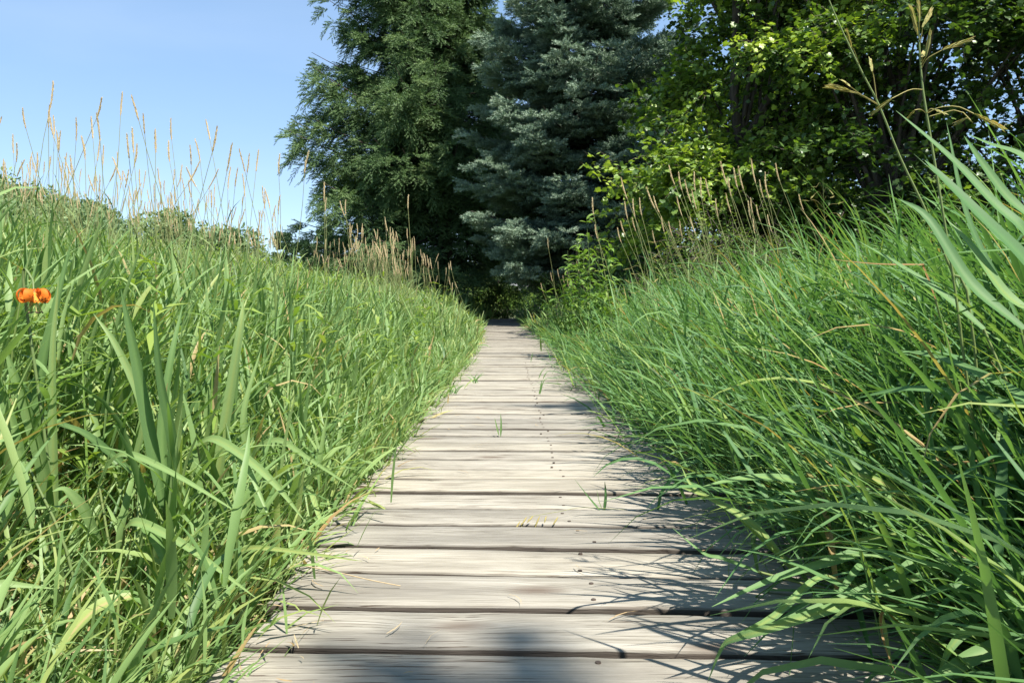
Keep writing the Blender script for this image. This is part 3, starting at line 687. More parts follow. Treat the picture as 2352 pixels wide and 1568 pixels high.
def hill_wood():
    r = np.random.default_rng(9); a = Acc()
    for i in range(230):
        x = r.uniform(-150, -42); y = r.uniform(85, 150)
        z = float(ground_z(x, y))
        if z < 5.0: continue
        h = r.uniform(5, 8.5); blob_tree(a, r, (x, y, z + h * .45), h * .45, h, 950, .62)
    tag(a.obj('woods', WOODS), 'dense green wood covering the hill behind the seed stalks', 'wood', kind='stuff')
hill_wood()

def far_reeds():
    """tawny reeds beyond the bush and along the far field"""
    a = Acc(); n = 3000
    x = rng.uniform(-7, 6, n); y = rng.uniform(37, 46, n); z = ground_z(x, y)
    ribbons(a, np.stack([x, y, z], -1), rng.uniform(0, 6.28, n), rng.uniform(.9, 1.45, n), .025, 1.5, rng.uniform(0, .4, n), 3, rng.random(n), rng.uniform(0, 3, n))
    tag(a.obj('tall_reeds', HERB), 'tan-green strip of tall reeds beyond the dark bush at the end', 'reeds', kind='stuff')
far_reeds()

def shed():
    q = P(1232, 660, 56); root = thing('shed', 'pale grey shed glimpsed under the blue spruce boughs', 'shed', (q[0], 56, .3))
    a = Acc(); w, dp, h = 1.5, 1.5, 1.7
    a.add([(sx * w, sy * dp, z) for z in (0, h) for sx, sy in ((-1, -1), (1, -1), (1, 1), (-1, 1))], [(0, 1, 5, 4), (1, 2, 6, 5), (2, 3, 7, 6), (3, 0, 4, 7)])
    a.obj('wall', SHEDWALL, root, False)
    a = Acc(); e = .3
    a.add([(-w - e, -dp - e, h - .1), (w + e, -dp - e, h - .1), (w + e, 0, h + 1.1), (-w - e, 0, h + 1.1), (-w - e, dp + e, h - .1), (w + e, dp + e, h - .1),
           (-w - e, -dp - e, h), (w + e, -dp - e, h), (w + e, 0, h + 1.2), (-w - e, 0, h + 1.2), (-w - e, dp + e, h), (w + e, dp + e, h)],
          [(0, 1, 2, 3), (3, 2, 5, 4), (6, 7, 8, 9), (9, 8, 11, 10), (0, 1, 7, 6), (4, 5, 11, 10), (0, 3, 9, 6), (3, 4, 10, 9), (1, 2, 8, 7), (2, 5, 11, 8)])
    a.obj('roof', SHEDROOF, root, False)
    a = Acc(); a.add([(-.4, -dp - .03, .02), (.4, -dp - .03, .02), (.4, -dp - .03, 1.8), (-.4, -dp - .03, 1.8), (-.4, -dp - .005, .02), (.4, -dp - .005, .02), (.4, -dp - .005, 1.8), (-.4, -dp - .005, 1.8)], [(0, 1, 2, 3), (0, 4, 5, 1), (1, 5, 6, 2), (2, 6, 7, 3), (3, 7, 4, 0)])
    a.obj('door', SHEDROOF, root, False)
shed()

# ------------------------------------------------------------------ seed stalks (individuals)
def seed_proto(k):
    r = np.random.default_rng(300 + k); t = np.linspace(0, 1, 9); bend = r.uniform(.04, .30)
    pts = np.stack([bend * t ** 2, .02 * np.sin(t * 3 + k), t * (1 - .25 * bend)], -1)
    a = Acc(); tube(a, pts, .0021 - .0011 * t, 5, np.clip(.25 + .5 * t, 0, 1)); 
    n = 3; tt = np.array((.25, .45, .62)); bi = np.stack([np.interp(tt, t, pts[:, c]) for c in range(3)], -1)
    ribbons(a, bi, r.uniform(0, 6.28, n), r.uniform(.10, .18, n), .007, 1.25, .8, 4, .35, r.normal(0, .4, n))
    stem_me = a.mesh('stem', STEM)
    b = Acc(); hl = r.uniform(.07, .12); n = 150; u = r.random(n)
    tipdir = nrm(pts[-1] - pts[-2]); o = pts[-1] - tipdir * .01
    rad = (.0019 + .0014 * r.random()) * np.sin(np.clip(u * .93 + .06, 0, 1) * math.pi) ** .55
    th = r.uniform(0, 6.28, n); e1 = nrm(np.cross(tipdir, (0, 1.0, 0))); e2 = np.cross(tipdir, e1)
    rd = e1 * np.cos(th)[:, None] + e2 * np.sin(th)[:, None]
    sway = np.outer(.012 * u ** 2, e1)
    p = o + np.outer(u * hl, tipdir) + rd * (rad * .55)[:, None] + sway
    d = tipdir + rd * .22 + r.normal(0, .08, (n, 3))
    sv = np.array([(0, -.14, 0), (0, .14, 0), (.55, .16, .05), (1, 0, 0), (.55, -.16, .05)]); sf = np.array([(0, 1, 2), (0, 2, 4), (4, 2, 3)])
    stamp(b, sv, sf, p, frames(d, r.uniform(0, 6.28, n)), r.uniform(.006, .010, n), np.clip(r.normal(.6, .25, n), 0, 1))
    ql = np.linspace(0, 1, 6)
    tube(b, o + np.outer(ql * hl, tipdir) + np.outer(.012 * ql ** 2, e1), .0024 * np.sin(np.clip(ql * .9 + .08, 0, 1) * math.pi) ** .6 + .0004, 5, .4)
    return stem_me, b.mesh('seed_head', SEED, False), pts[-1] + tipdir * hl, a, b
PROTOS = [seed_proto(k) for k in range(8)]

def seed_stalk(tip, label, group, lean=None, bottom=None):
    """a stalk from the ground to a head whose tip is at the point tip"""
    sm_, hm, tipv = PROTOS[R.randrange(8)][:3]
    x, y, z = tip; ln = R.gauss(0, .24) if lean is None else lean
    bx = x - ln * 1.0; by = y + R.gauss(0, .05); gz = float(ground_z(bx, by))
    v = Vector((x - bx, y - by, z - gz)); sc = v.length / Vector(tipv).length
    o = link('seed_stalk', None, None, (bx, by, gz)); o.empty_display_size = .1
    rz = R.uniform(0, 6.28) if lean is None else (0 if ln > 0 else math.pi)
    tv = Vector(tipv); from mathutils import Quaternion
    q0 = Quaternion((0, 0, 1), rz); tr = q0 @ tv; q1 = tr.rotation_difference(v)
    o.rotation_mode = 'QUATERNION'; o.rotation_quaternion = q1 @ q0; o.scale = (sc, sc, sc)
    tag(o, label, 'grass stalk', group)
    link('stem', sm_, o); link('seed_head', hm, o)
    return o

G1 = 'dry seed stalks standing against the sky'
L1 = 'thin dry seed stalk with tan head standing against the open sky'
TALL = {(128, 186): 'tallest pale seed stalk, its head highest against the sky', (241, 224): 'kinked seed stalk with a slanting tan head high in the sky', (280, 210): 'upright dark tan seed stalk next to its twin, high in the sky',
        (301, 213): 'slim upright seed stalk, the thinner of the two tall twins', (110, 232): 'seed stalk with a head slanting far over, left of the tallest', (474, 275): 'lone tall seed stalk right of the dense cluster against the sky',
        (703, 343): 'long seed stalk crossing in front of the spruce edge', (638, 350): 'last tall seed stalk before the spruce, clear against the sky'}
heads = [(255, 370), (90, 485), (55, 610), (215, 530), (250, 525), (480, 445), (555, 418), (598, 424), (650, 510), (770, 535), (710, 585), (355, 530), (445, 505), (415, 530), (385, 610),
         (600, 580), (640, 650), (755, 635), (870, 655), (900, 625), (940, 545), (1000, 570), (1060, 645), (1090, 670), (1140, 695), (1178, 680), (1265, 695), (1395, 680), (220, 460), (270, 590),
         (90, 650), (185, 690), (520, 715), (630, 770), (805, 770), (820, 745), (1040, 755), (1080, 760), (1110, 790), (1185, 845), (1215, 855), (1475, 825), (3, 525), (5, 720), (545, 690), (575, 600), (460, 640),
         (270, 590), (300, 690), (470, 660), (920, 740), (965, 860), (1005, 770), (840, 760), (1250, 930), (1270, 880), (780, 880)]
for (hx, hy) in heads:
    px, py = hx * .504, hy * .504
    key = min(TALL, key=lambda k: abs(k[0] - px) + abs(k[1] - py), default=(-99, -99)); lab = L1; grp = G1
    if abs(key[0] - px) + abs(key[1] - py) < 5: lab = TALL.pop(key); 
    seed_stalk(P(px, py, R.uniform(3.6, 6.2)), lab, grp)
for i in range(88):                                # the denser, lower ranks
    px = R.uniform(0, 640); top = np.interp(px, [0, 300, 640], [335, 360, 440]); base = np.interp(px, [0, 640], [420, 560])
    py = top + (base - top) * R.random() ** .9
    seed_stalk(P(px, py, R.uniform(4.5, 9)), 'short tan seed stalk in the low rank along the top of the grass slope', 'low seed stalks along the top of the slope')
G2 = 'tawny seed stalks in front of the green spruce'
for (px, py, d) in ((790, 458, 8), (776, 462, 8), (935, 446, 9), (880, 498, 9.5), (888, 513, 9.5), (746, 452, 7.5), (828, 520, 9), (822, 512, 9), (912, 530, 10)):
    seed_stalk(P(px, py, d), 'taller tawny seed stalk rising clear of the thicket before the green spruce', 'tall tawny stalks before the spruce')
for i in range(105):
    px = R.triangular(690, 1058, 880); base = np.interp(px, [690, 860, 1058], [590, 600, 655]); hh = np.interp(px, [690, 800, 940, 1058], [45, 88, 98, 42])
    seed_stalk(P(px, base - hh * R.random() ** 1.1, R.uniform(7.5, 12)), 'tawny seed stalk in the crowded thicket before the green spruce', G2)
G3 = 'pale seed stalks before the dark leafy trees'
for (hx, hy) in ((1040, 445), (1135, 510), (1195, 585), (1290, 500), (1400, 570), (1355, 560), (1545, 405), (1620, 550), (1675, 465), (1720, 450), (1845, 380), (1930, 590), (1980, 590), (1985, 508), (2085, 425), (1120, 748), (820, 660), (892, 750), (610, 790), (690, 770), (755, 760),
                 (295, 755), (320, 1025), (685, 955), (570, 990), (540, 1055), (1150, 990), (1250, 950), (1500, 770), (1600, 715), (1820, 790), (1845, 760), (1900, 835), (1870, 965), (2010, 930), (2315, 730), (970, 935), (1040, 995), (1265, 680), (885, 1080), (570, 560)):
    px, py = (1400 + hx * 600 / 2352) * .91875, (300 + hy * 600 / 2352) * .91875
    lab = 'pale seed stalk leaning before the dark leafy trees'; 
    if (hx, hy) == (1845, 380): lab = 'tallest pale seed stalk before the dark leafy trees'
    if (hx, hy) == (295, 755): lab = 'pale seed stalk farthest toward the blue spruce on the shaded bank'
    seed_stalk(P(px, py, R.uniform(5.6, 7.2)), lab, G3, lean=-R.uniform(.10, .6))
for px, py in ((1255, 545), (1262, 625), (1278, 618), (1290, 632), (1240, 650), (1300, 640), (1322, 600)):
    seed_stalk(P(px, py, R.uniform(9, 12)), 'thin tawny seed stalk beside the leafy weeds at the bend', 'seed stalks beside the leafy weeds', lean=-.2)

def many_stalks():
    '''the hundred and more smallest stalks between the others, one mass'''
    sa, ha = Acc(), Acc()
    def put(tip):
        _, _, tv, a, b = PROTOS[R.randrange(8)]
        x, y, z = tip; bx = x - R.gauss(0, .2); gz = float(ground_z(bx, y)); v = Vector((x - bx, 0, z - gz)); s_ = v.length / Vector(tv).length
        rz = R.uniform(0, 6.28); from_ = Vector((tv[0] * math.cos(rz) - tv[1] * math.sin(rz), tv[0] * math.sin(rz) + tv[1] * math.cos(rz), tv[2]))
        M = np.array(from_.rotation_difference(v).to_matrix()) @ np.array(((math.cos(rz), -math.sin(rz), 0), (math.sin(rz), math.cos(rz), 0), (0, 0, 1))) * s_
        for src, dst in ((a, sa), (b, ha)):
            k0 = 0
            for vv, tt in zip(src.v, src.t):
                pass
            V = np.concatenate(src.v); T = np.concatenate(src.t); n0 = dst.n
            dst.v.append((V @ M.T + np.array((bx, y, gz))).astype(np.float32)); dst.t.append(T); dst.n += len(V)
            dst.f3 += [f + n0 for f in src.f3]; dst.f4 += [f + n0 for f in src.f4]
    for i in range(140):
        px = R.uniform(0, 640); top = np.interp(px, [0, 300, 640], [345, 370, 450]); bs = np.interp(px, [0, 640], [430, 565])
        put(P(px, top + (bs - top) * R.random() ** .6, R.uniform(6, 11)))
    for i in range(80):
        px = R.triangular(690, 1058, 900); bs = np.interp(px, [690, 860, 1058], [595, 605, 660])
        put(P(px, bs - R.uniform(0, 60), R.uniform(10, 18)))
    root = tag(thing('seed_stalk_mass', 'small far tan seed stalks crowding between the larger ones along the grass skyline', 'grass stalks'), kind='stuff')
    sa.obj('stems', STEM, root); ha.obj('seed_heads', SEED, root, False)
many_stalks()

# ------------------------------------------------------------------ hero grasses, weeds, lily
def blade_ribbon(acc, pts, w, tint, n=16, nvec=(0, -.7, .75), fold=.22, wbase=.5, twist=0.0, tint_tip=None):
    p = spline(pts, n); t = np.linspace(0, 1, n); tan = nrm(np.gradient(p, axis=0))
    nv = np.array(nvec, float); side = nrm(np.cross(tan, nv)); nor = np.cross(side, tan)
    a = (twist * t)[:, None]; sd = side * np.cos(a) + nor * np.sin(a); no = nor * np.cos(a) - side * np.sin(a)
    prof = np.minimum(1, wbase + (1 - wbase) * np.minimum(1, t * 4)) * (.03 + .97 * (1 - t ** 2.3) ** .9)
    hw = (w / 2 * prof)[:, None]
    V = np.stack([p - sd * hw + no * hw * fold, p - sd * hw * .5 + no * hw * fold * .3, p, p + sd * hw * .5 + no * hw * fold * .3, p + sd * hw + no * hw * fold], 1)
    i = np.arange(n * 5).reshape(n, 5); F = np.concatenate([np.stack([i[:-1, j], i[:-1, j + 1], i[1:, j + 1], i[1:, j]], -1).reshape(-1, 4) for j in range(4)])
    tt = np.full(n, tint) if tint_tip is None else tint + (tint_tip - tint) * sm(.7, 1, t)
    tc_ = np.repeat(tt, 5).reshape(n, 5); tc_[:, 2] += .13; tc_[:, (0, 4)] -= .04
    acc.add(V.reshape(-1, 3), F, tc_.ravel())

def plant(name, label, leaves, mat, cat='grass plant', stem_w=.005, group=None):
    """leaves: (list of (px, py, d), width, tint[, tip tint]); each leaf's own culm runs from its base to the ground"""
    b0 = np.mean([P(*l[0][0]) for l in leaves], 0); gx, gy = b0[0], b0[1] + .03
    if mat is GRASSR: gx = max(b0[0] + .12, path_x(gy) + HALF + .06)
    else: gx = min(b0[0], path_x(gy) - HALF - .05)
    g = np.array((gx, gy, float(ground_z(gx, gy)) - .01))
    root = thing(name, label, cat, tuple(g), group)
    for l in leaves:
        pts = np.array([P(*q) for q in l[0]]) - g
        a = Acc(); mid = pts[0] * .5 + np.array((0, 0, pts[0][2] * .12)) 
        blade_ribbon(a, pts, l[1], l[2], tint_tip=(l[3] if len(l) > 3 else None), twist=R.uniform(-.3, .3)); a.obj('leaf', mat, root)
        s = Acc(); tube(s, spline([(R.gauss(0, .01), R.gauss(0, .01), 0), mid * np.array((.55, .55, 1)), pts[0]], 8), np.linspace(stem_w * .6, stem_w * .42, 8), 6, min(.55, l[2])); s.obj('stem', STEM, root)
    return root

def Z4(*q): return [(x * .5038, 778 + y * .5038, d) for x, y, d in q]
def Z6(*q): return [(1378 + x * .5038, 778 + y * .5038, d) for x, y, d in q]
def Z3(*q): return [(1378 + x * .5038, y * .5038, d) for x, y, d in q]

plant('reed_plant', 'dark upright fan of broad reed leaves rising above the near grass', [
    ([(375, 1165, 1.5), (342, 980, 1.5), (305, 790, 1.5), (278, 665, 1.5)], .026, .18),
    ([(383, 1175, 1.5), (398, 1030, 1.48), (368, 870, 1.46), (352, 690, 1.45)], .022, .12),
    ([(388, 1180, 1.52), (372, 1000, 1.54), (392, 830, 1.56), (420, 700, 1.6)], .02, .25)], GRASS)
plant('reed_plant', 'tall pale reed with long straight leaves at the edge of the picture below the lily', [
    ([(126, 1262, 1.45), (123, 1080, 1.45), (121, 828, 1.45), (135, 640, 1.46)], .020, .6),
    ([(126, 1257, 1.44), (96, 1060, 1.42), (40, 884, 1.40), (12, 800, 1.4)], .026, .42),
    ([(100, 1160, 1.5), (90, 900, 1.5), (130, 700, 1.52), (164, 555, 1.55)], .028, .22),
    ([(60, 1100, 1.35), (20, 950, 1.35), (-30, 800, 1.35)], .022, .35)], GRASS)
plant('reed_plant', 'reed with a broad dark leaf slanting down across its neighbours', [
    ([(300, 1080, 1.7), (200, 1000, 1.62), (100, 949, 1.55), (0, 798, 1.5)], .022, .10),
    ([(300, 1085, 1.7), (330, 950, 1.7), (270, 800, 1.7), (215, 720, 1.7)], .02, .55)], GRASS)
plant('reed_plant', 'pale upright reed with one leaf arching over like a hook', [
    ([(484, 1231, 1.65), (509, 1030, 1.65), (549, 778, 1.66), (560, 690, 1.68)], .026, .62),
    ([(484, 1105, 1.62), (500, 1050, 1.6), (529, 1032, 1.56), (574, 1085, 1.5), (630, 1216, 1.45)], .019, .5),
    ([(453, 1022, 1.6), (494, 1008, 1.57), (574, 1058, 1.5), (640, 1120, 1.46), (700, 1196, 1.42)], .019, .56)], GRASS)
plant('reed_plant', 'reed with a long leaf bowed over toward the planks, highest of the bowed ones', [
    ([(575, 1060, 1.95), (600, 1022, 1.92), (645, 1012, 1.88), (705, 1050, 1.8), (821, 1126, 1.7)], .019, .52),
    ([(575, 1062, 1.95), (560, 950, 1.95), (600, 800, 2.0)], .018, .5)], GRASS)
plant('reed_plant', 'reed with two slim pale leaves arching low over the grass floor', [
    ([(227, 1112, 1.45), (255, 1062, 1.43), (297, 1043, 1.4), (403, 1090, 1.34), (554, 1181, 1.28)], .018, .5),
    ([(287, 1212, 1.34), (322, 1200, 1.32), (433, 1257, 1.27), (589, 1373, 1.2)], .018, .55),
    ([(227, 1240, 1.4), (191, 1166, 1.38), (150, 1125, 1.36), (120, 1128, 1.34)], .019, .45)], GRASS)
plant('reed_plant', 'reed whose thin leaf reaches flat across the plank ends', [
    ([(528, 1285, 1.42), (560, 1262, 1.4), (605, 1258, 1.37), (720, 1272, 1.33), (832, 1288, 1.3)], .011, .72),
    ([(530, 1288, 1.42), (545, 1180, 1.42), (535, 1120, 1.43)], .014, .6)], GRASS)
plant('reed_plant', 'tan-streaked reed leaf folded down at the corner of the bank', [
    ([(302, 1368, 1.2), (230, 1392, 1.17), (166, 1453, 1.12), (90, 1566, 1.06)], .026, .80),
    ([(60, 1060, 1.3), (40, 1105, 1.28), (10, 1200, 1.25), (-20, 1260, 1.22)], .02, .3)], GRASS)
plant('reed_plant', 'reed with a grey-green leaf hanging straight down beside the planks', [
    ([(330, 1210, 1.35), (350, 1225, 1.33), (372, 1270, 1.31), (390, 1335, 1.3)], .021, .3),
    ([(700, 1110, 1.85), (715, 1130, 1.8), (735, 1190, 1.74), (755, 1205, 1.72)], .014, .62),
    ([(690, 1080, 1.85), (700, 1100, 1.83), (712, 1180, 1.78), (720, 1200, 1.76)], .014, .62)], GRASS)

plant('reed_plant', 'huge reed with broad blades thrusting up into view before the trees', [
    (Z3((2060, 1250, 1.0), (1933, 1050, 1.0), (1800, 930, 1.02), (1600, 720, 1.05), (1350, 505, 1.08)), .019, .36),
    (Z3((2080, 1370, .96), (1933, 1180, .98), (1750, 1000, 1.0), (1560, 810, 1.03), (1480, 730, 1.05)), .026, .26),
    (Z3((2060, 900, 1.05), (1933, 720, 1.08), (1780, 660, 1.1), (1670, 610, 1.12)), .018, .45),
    (Z3((1990, 1010, 1.1), (1860, 900, 1.12), (1740, 740, 1.14), (1660, 620, 1.15)), .018, .40)], GRASSR, stem_w=.008)
plant('reed_plant', 'reed with long narrow blades slanting up beneath the huge broad ones', [
    (Z3((1933, 1500, 1.15), (1690, 1290, 1.2), (1500, 1000, 1.25), (1360, 905, 1.28)), .022, .34),
    (Z3((1960, 1420, 1.1), (1840, 1330, 1.12), (1700, 1130, 1.15), (1580, 1000, 1.18)), .020, .60),
    (Z3((1750, 1500, 1.3), (1560, 1340, 1.35), (1350, 1200, 1.4), (1170, 1095, 1.45)), .018, .5),
    (Z3((1900, 1440, 1.25), (1680, 1000, 1.3), (1580, 560, 1.35)), .012, .3)], GRASSR)
plant('reed_plant', 'reed with level light-topped leaves spread like shelves above the shade', [
    (Z6((2050, 330, 1.1), (1933, 270, 1.13), (1780, 180, 1.18), (1560, 90, 1.24), (1360, 50, 1.3)), .020, .48),
    (Z6((2000, 310, 1.15), (1800, 290, 1.18), (1560, 240, 1.22), (1380, 228, 1.26), (1170, 270, 1.3)), .018, .40),
    (Z6((2000, 520, 1.2), (1800, 490, 1.24), (1600, 500, 1.28), (1420, 500, 1.3)), .013, .5)], GRASSR)
plant('reed_plant', 'jointed reed culm with a long tapering leaf pointing at the planks', [
    (Z6((1280, 655, 1.42), (1000, 480, 1.48), (800, 380, 1.54), (630, 330, 1.6)), .022, .5),
    (Z6((1330, 725, 1.38), (1050, 672, 1.36), (800, 632, 1.34), (620, 640, 1.32), (470, 672, 1.3)), .020, .58),
    (Z6((1500, 970, 1.35), (1330, 730, 1.4), (1130, 430, 1.5), (930, 130, 1.6)), .008, .6),
    (Z6((1430, 740, 1.36), (1300, 660, 1.36), (1180, 620, 1.36), (1090, 612, 1.36)), .014, .8, .95)], GRASSR)
plant('reed_plant', 'yellow-green reed leaf lying steeply across the ends of the planks', [
    (Z6((870, 1045, 1.35), (700, 850, 1.38), (500, 725, 1.42), (330, 660, 1.45)), .016, .76),
    (Z6((870, 1045, 1.35), (620, 800, 1.4), (430, 680, 1.44), (370, 580, 1.46)), .010, .74),
    (Z6((720, 1060, 1.3), (560, 1000, 1.3), (470, 975, 1.31), (330, 860, 1.34)), .008, .5)], GRASSR)
plant('reed_plant', 'reed with long leaf sweeping low over the boards to a fine tip', [
    (Z6((1430, 868, 1.25), (1250, 930, 1.22), (1100, 1000, 1.2), (800, 1090, 1.16), (510, 1220, 1.12)), .020, .52),
    (Z6((1933, 930, 1.15), (1700, 872, 1.18), (1450, 872, 1.2), (1240, 908, 1.21), (1050, 932, 1.22)), .015, .72, .99)], GRASSR)
plant('reed_plant', 'reed with pale leaves drooping in bows onto the nearest boards', [
    (Z6((1640, 935, 1.2), (1500, 975, 1.17), (1300, 1100, 1.13), (900, 1260, 1.08), (620, 1372, 1.04)), .018, .55),
    (Z6((1560, 1040, 1.14), (1200, 1180, 1.1), (800, 1310, 1.05), (600, 1370, 1.02), (560, 1400, 1.01)), .016, .66),
    (Z6((1040, 1080, 1.15), (960, 1110, 1.13), (800, 1260, 1.09), (640, 1350, 1.05), (560, 1400, 1.03), (490, 1566, 1.0)), .011, .66),
    (Z6((1240, 1020, 1.18), (1180, 1040, 1.16), (1110, 1130, 1.13), (1085, 1160, 1.12)), .012, .48)], GRASSR)
plant('reed_plant', 'reed whose wide glossy leaves curve out of the lower corner', [
    (Z6((2010, 1290, .98), (1850, 1390, .96), (1700, 1450, .95), (1560, 1530, .93), (1470, 1570, .92)), .024, .58),
    (Z6((2010, 1420, .98), (1800, 1335, .98), (1680, 1330, .97), (1590, 1420, .96), (1530, 1566, .95)), .015, .62),
    (Z6((1990, 1180, 1.05), (1800, 1110, 1.06), (1600, 1130, 1.06), (1400, 1190, 1.06)), .014, .4),
    (Z6((2010, 1090, 1.02), (1850, 1045, 1.04), (1700, 1020, 1.06), (1540, 975, 1.08)), .016, .5)], GRASSR)
plant('dry_blade', 'dry tan grass blade snapped at a right angle above the shaded bank', [
    (Z3((1530, 1365, 1.5), (1500, 1280, 1.5), (1472, 1212, 1.5), (1462, 1206, 1.5), (1260, 1203, 1.52), (1020, 1178, 1.55)), .0055, .96)], GRASSR, 'grass blade')
plant('dry_blade', 'small curled brown blade hooked over near the lower corner', [
    (Z6((1400, 1330, 1.06), (1330, 1265, 1.05), (1290, 1243, 1.05), (1280, 1300, 1.04), (1300, 1400, 1.02), (1350, 1530, 1.0)), .0055, .97)], GRASSR, 'grass blade')

def brome(label, culm, spikes, d, group=None, w=.0024):
    """tall grass culm with a loose panicle of long narrow spikelets on thin stalks"""
    pts = np.array([P(x, y, d) for x, y in culm]); gx = pts[0][0] + .10; gy = d + .05
    gx = max(gx, path_x(gy) + HALF + .05); g = np.array((gx, gy, float(ground_z(gx, gy)) - .01))
    root = thing('brome_stalk', label, 'grass stalk', tuple(g), group)
    a = Acc(); c = np.concatenate([[g], pts]) - g; n = 30
    tube(a, spline(c, n), np.linspace(w, w * .35, n), 6, .45); a.obj('stem', STEM, root)
    for br, s0, s1, wd in spikes:
        q = np.array([P(x, y, d - .01 * k) for k, (x, y) in enumerate(br + [s0])]) - g
        a = Acc()
        tube(a, spline(q, 8), .0007, 4, .6)
        A, B = P(*s0, d - .02) - g, P(*s1, d - .02 + R.uniform(-.02, .02)) - g
        ax = nrm(B - A); L = np.linalg.norm(B - A); r = np.random.default_rng(int(abs(s1[0]) * 7)); m = 15
        e1 = nrm(np.cross(ax, (.2, -1, .3))); e2 = np.cross(ax, e1)
        u = np.arange(m) / m * .82; sg = np.where(np.arange(m) % 2, 1.0, -1.0)[:, None]
        wd = wd * .6; wdm = wd * np.sin(np.clip(u + .15, 0, 1) * math.pi * .92)[:, None]
        lt = np.array([(0, -.10, 0), (0, .10, 0), (.45, .13, .05), (.45, -.13, .05), (1, 0, 0)]); lf = np.array([(0, 1, 2), (0, 2, 3), (3, 2, 4)])
        stamp(a, lt, lf, A + np.outer(u * L, ax) + e1 * sg * wdm * .25, frames(ax + e1 * sg * .16 + r.normal(0, .04, (m, 3)), r.uniform(-.5, .5, m)), max(L * .34, .012), np.clip(r.normal(.5, .2, m), 0, 1))
        tq = np.linspace(0, 1, 7); tube(a, A + np.outer(tq * L, ax), wd * .32 * np.sin(np.clip(tq * .9 + .05, 0, 1) * math.pi) ** .7 + .0003, 6, .35)
        a.obj('spikelet', SPIKE, root, False)
    return root
def Z7(x, y): return ((1960 + x * 600 / 2352) * .91875, y * 600 / 2352 * .91875)
brome('long green brome culm slanting up across the dark trees with paired spikelets', [(2234, 756), (2184, 620), (2124, 479), (2068, 363), Z7(930, 1030), Z7(760, 700), Z7(560, 280), Z7(440, 0), Z7(400, -120)],
      [([Z7(920, 1020), Z7(760, 930)], Z7(650, 890), Z7(435, 825), .0045), ([Z7(915, 1025), Z7(740, 930)], Z7(660, 905), Z7(400, 848), .0045), ([Z7(920, 1030), Z7(760, 930)], Z7(650, 850), Z7(570, 790), .0018),
       ([Z7(740, 640), Z7(690, 500)], Z7(660, 460), Z7(612, 295), .002), ([Z7(910, 990), Z7(880, 760)], Z7(865, 700), Z7(842, 575), .0025)], 1.35)
brome('upright brome stalk with a spreading panicle of tan spikelets against the leafy trees', [(2225, 900), (2190, 640), Z7(1400, 1130), Z7(1360, 860), Z7(1335, 600), Z7(1325, 380), Z7(1322, 200)],
      [([Z7(1330, 400)], Z7(1312, 340), Z7(1240, 55), .006), ([Z7(1326, 300)], Z7(1328, 210), Z7(1312, -30), .006), ([Z7(1335, 420)], Z7(1360, 270), Z7(1462, 78), .005), ([Z7(1345, 640), Z7(1370, 590)], Z7(1395, 550), Z7(1440, 300), .006),
       ([Z7(1345, 680), Z7(1400, 580)], Z7(1545, 495), Z7(1860, 380), .005), ([Z7(1350, 600)], Z7(1355, 560), Z7(1372, 510), .005), ([Z7(1365, 880), Z7(1240, 880)], Z7(1060, 965), Z7(835, 1138), .006),
       ([Z7(1400, 1115), Z7(1340, 1075)], Z7(1280, 1080), Z7(1210, 1165), .006), ([Z7(1400, 1115), Z7(1430, 1070)], Z7(1470, 1070), Z7(1570, 1115), .006), ([Z7(1400, 1115), Z7(1520, 1055), Z7(1700, 1045)], Z7(1860, 1115), Z7(2165, 1270), .006),
       ([Z7(1400, 1150), Z7(1700, 1080), Z7(1845, 1200)], Z7(1795, 1155), Z7(1665, 1222), .006)], 1.25)
BG_ = 'drooping golden brome stalks on the shaded bank'
for (px, py, d) in ((1625, 540, 5.6), (1740, 520, 5.8), (1530, 545, 6.2), (1890, 410, 5.2), (1480, 600, 5.4), (1855, 590, 4.8)):
    sp = []
    for k in range(8):
        y0 = py + 26 + 10 * k; sgn = 1 if k % 2 else -1; ln = R.uniform(18, 42)
        s0 = (px + sgn * ln * .8, y0 - R.uniform(6, 18)); s1 = (s0[0] + sgn * R.uniform(8, 18), s0[1] + R.uniform(-10, 14))
        sp.append(([(px, y0), (px + sgn * ln * .4, y0 - 16)], s0, s1, .007))
    brome('golden brome stalk with drooping flat spikelets on the shaded bank' if py > 450 else 'straw-coloured brome stalk standing tall before the darkest trees', [(px + 12, py + 190), (px + 4, py + 100), (px, py)], sp, d, BG_, .002)

WEEDG = 'leafy weeds at the bend of the boardwalk'
def weed(px, ptop, d, label, seed):
    r = np.random.default_rng(seed); q = P(px, ptop, d); gz = float(ground_z(q[0], d)); root = thing('leafy_weed', label, 'weed', (q[0], d, gz), WEEDG); h = q[2] - gz
    st, lv = Acc(), Acc(); t = np.linspace(0, 1, 8)
    for k in range(5):
        az = r.uniform(0, 6.28); sp = r.uniform(.05, .32) * (k > 0); hk = h * (1 if k == 0 else r.uniform(.55, .92))
        pts = np.stack([math.sin(az) * sp * t ** 1.4 + .03 * np.sin(t * 4 + k), math.cos(az) * sp * t ** 1.4, t * hk], -1); tube(st, pts, .005 - .0035 * t, 6, .3)
        n = 26; u = .42 + .58 * np.sort(r.random(n)); b = np.stack([np.interp(u, t, pts[:, c]) for c in range(3)], -1)
        ribbons(lv, b, np.arange(n) * 2.4 + r.normal(0, .6, n), (.08 + .09 * r.random(n)), .040 * r.uniform(.7, 1.2, n), r.normal(.45, .4, n), r.uniform(.4, 1.4, n), 4, np.clip(.12 + .35 * u + r.normal(0, .16, n), 0, 1), r.normal(0, .5, n), fold=True, wbase=.15, pow_=.8)
    st.obj('stems', STEM, root); lv.obj('leaves', HERB, root)
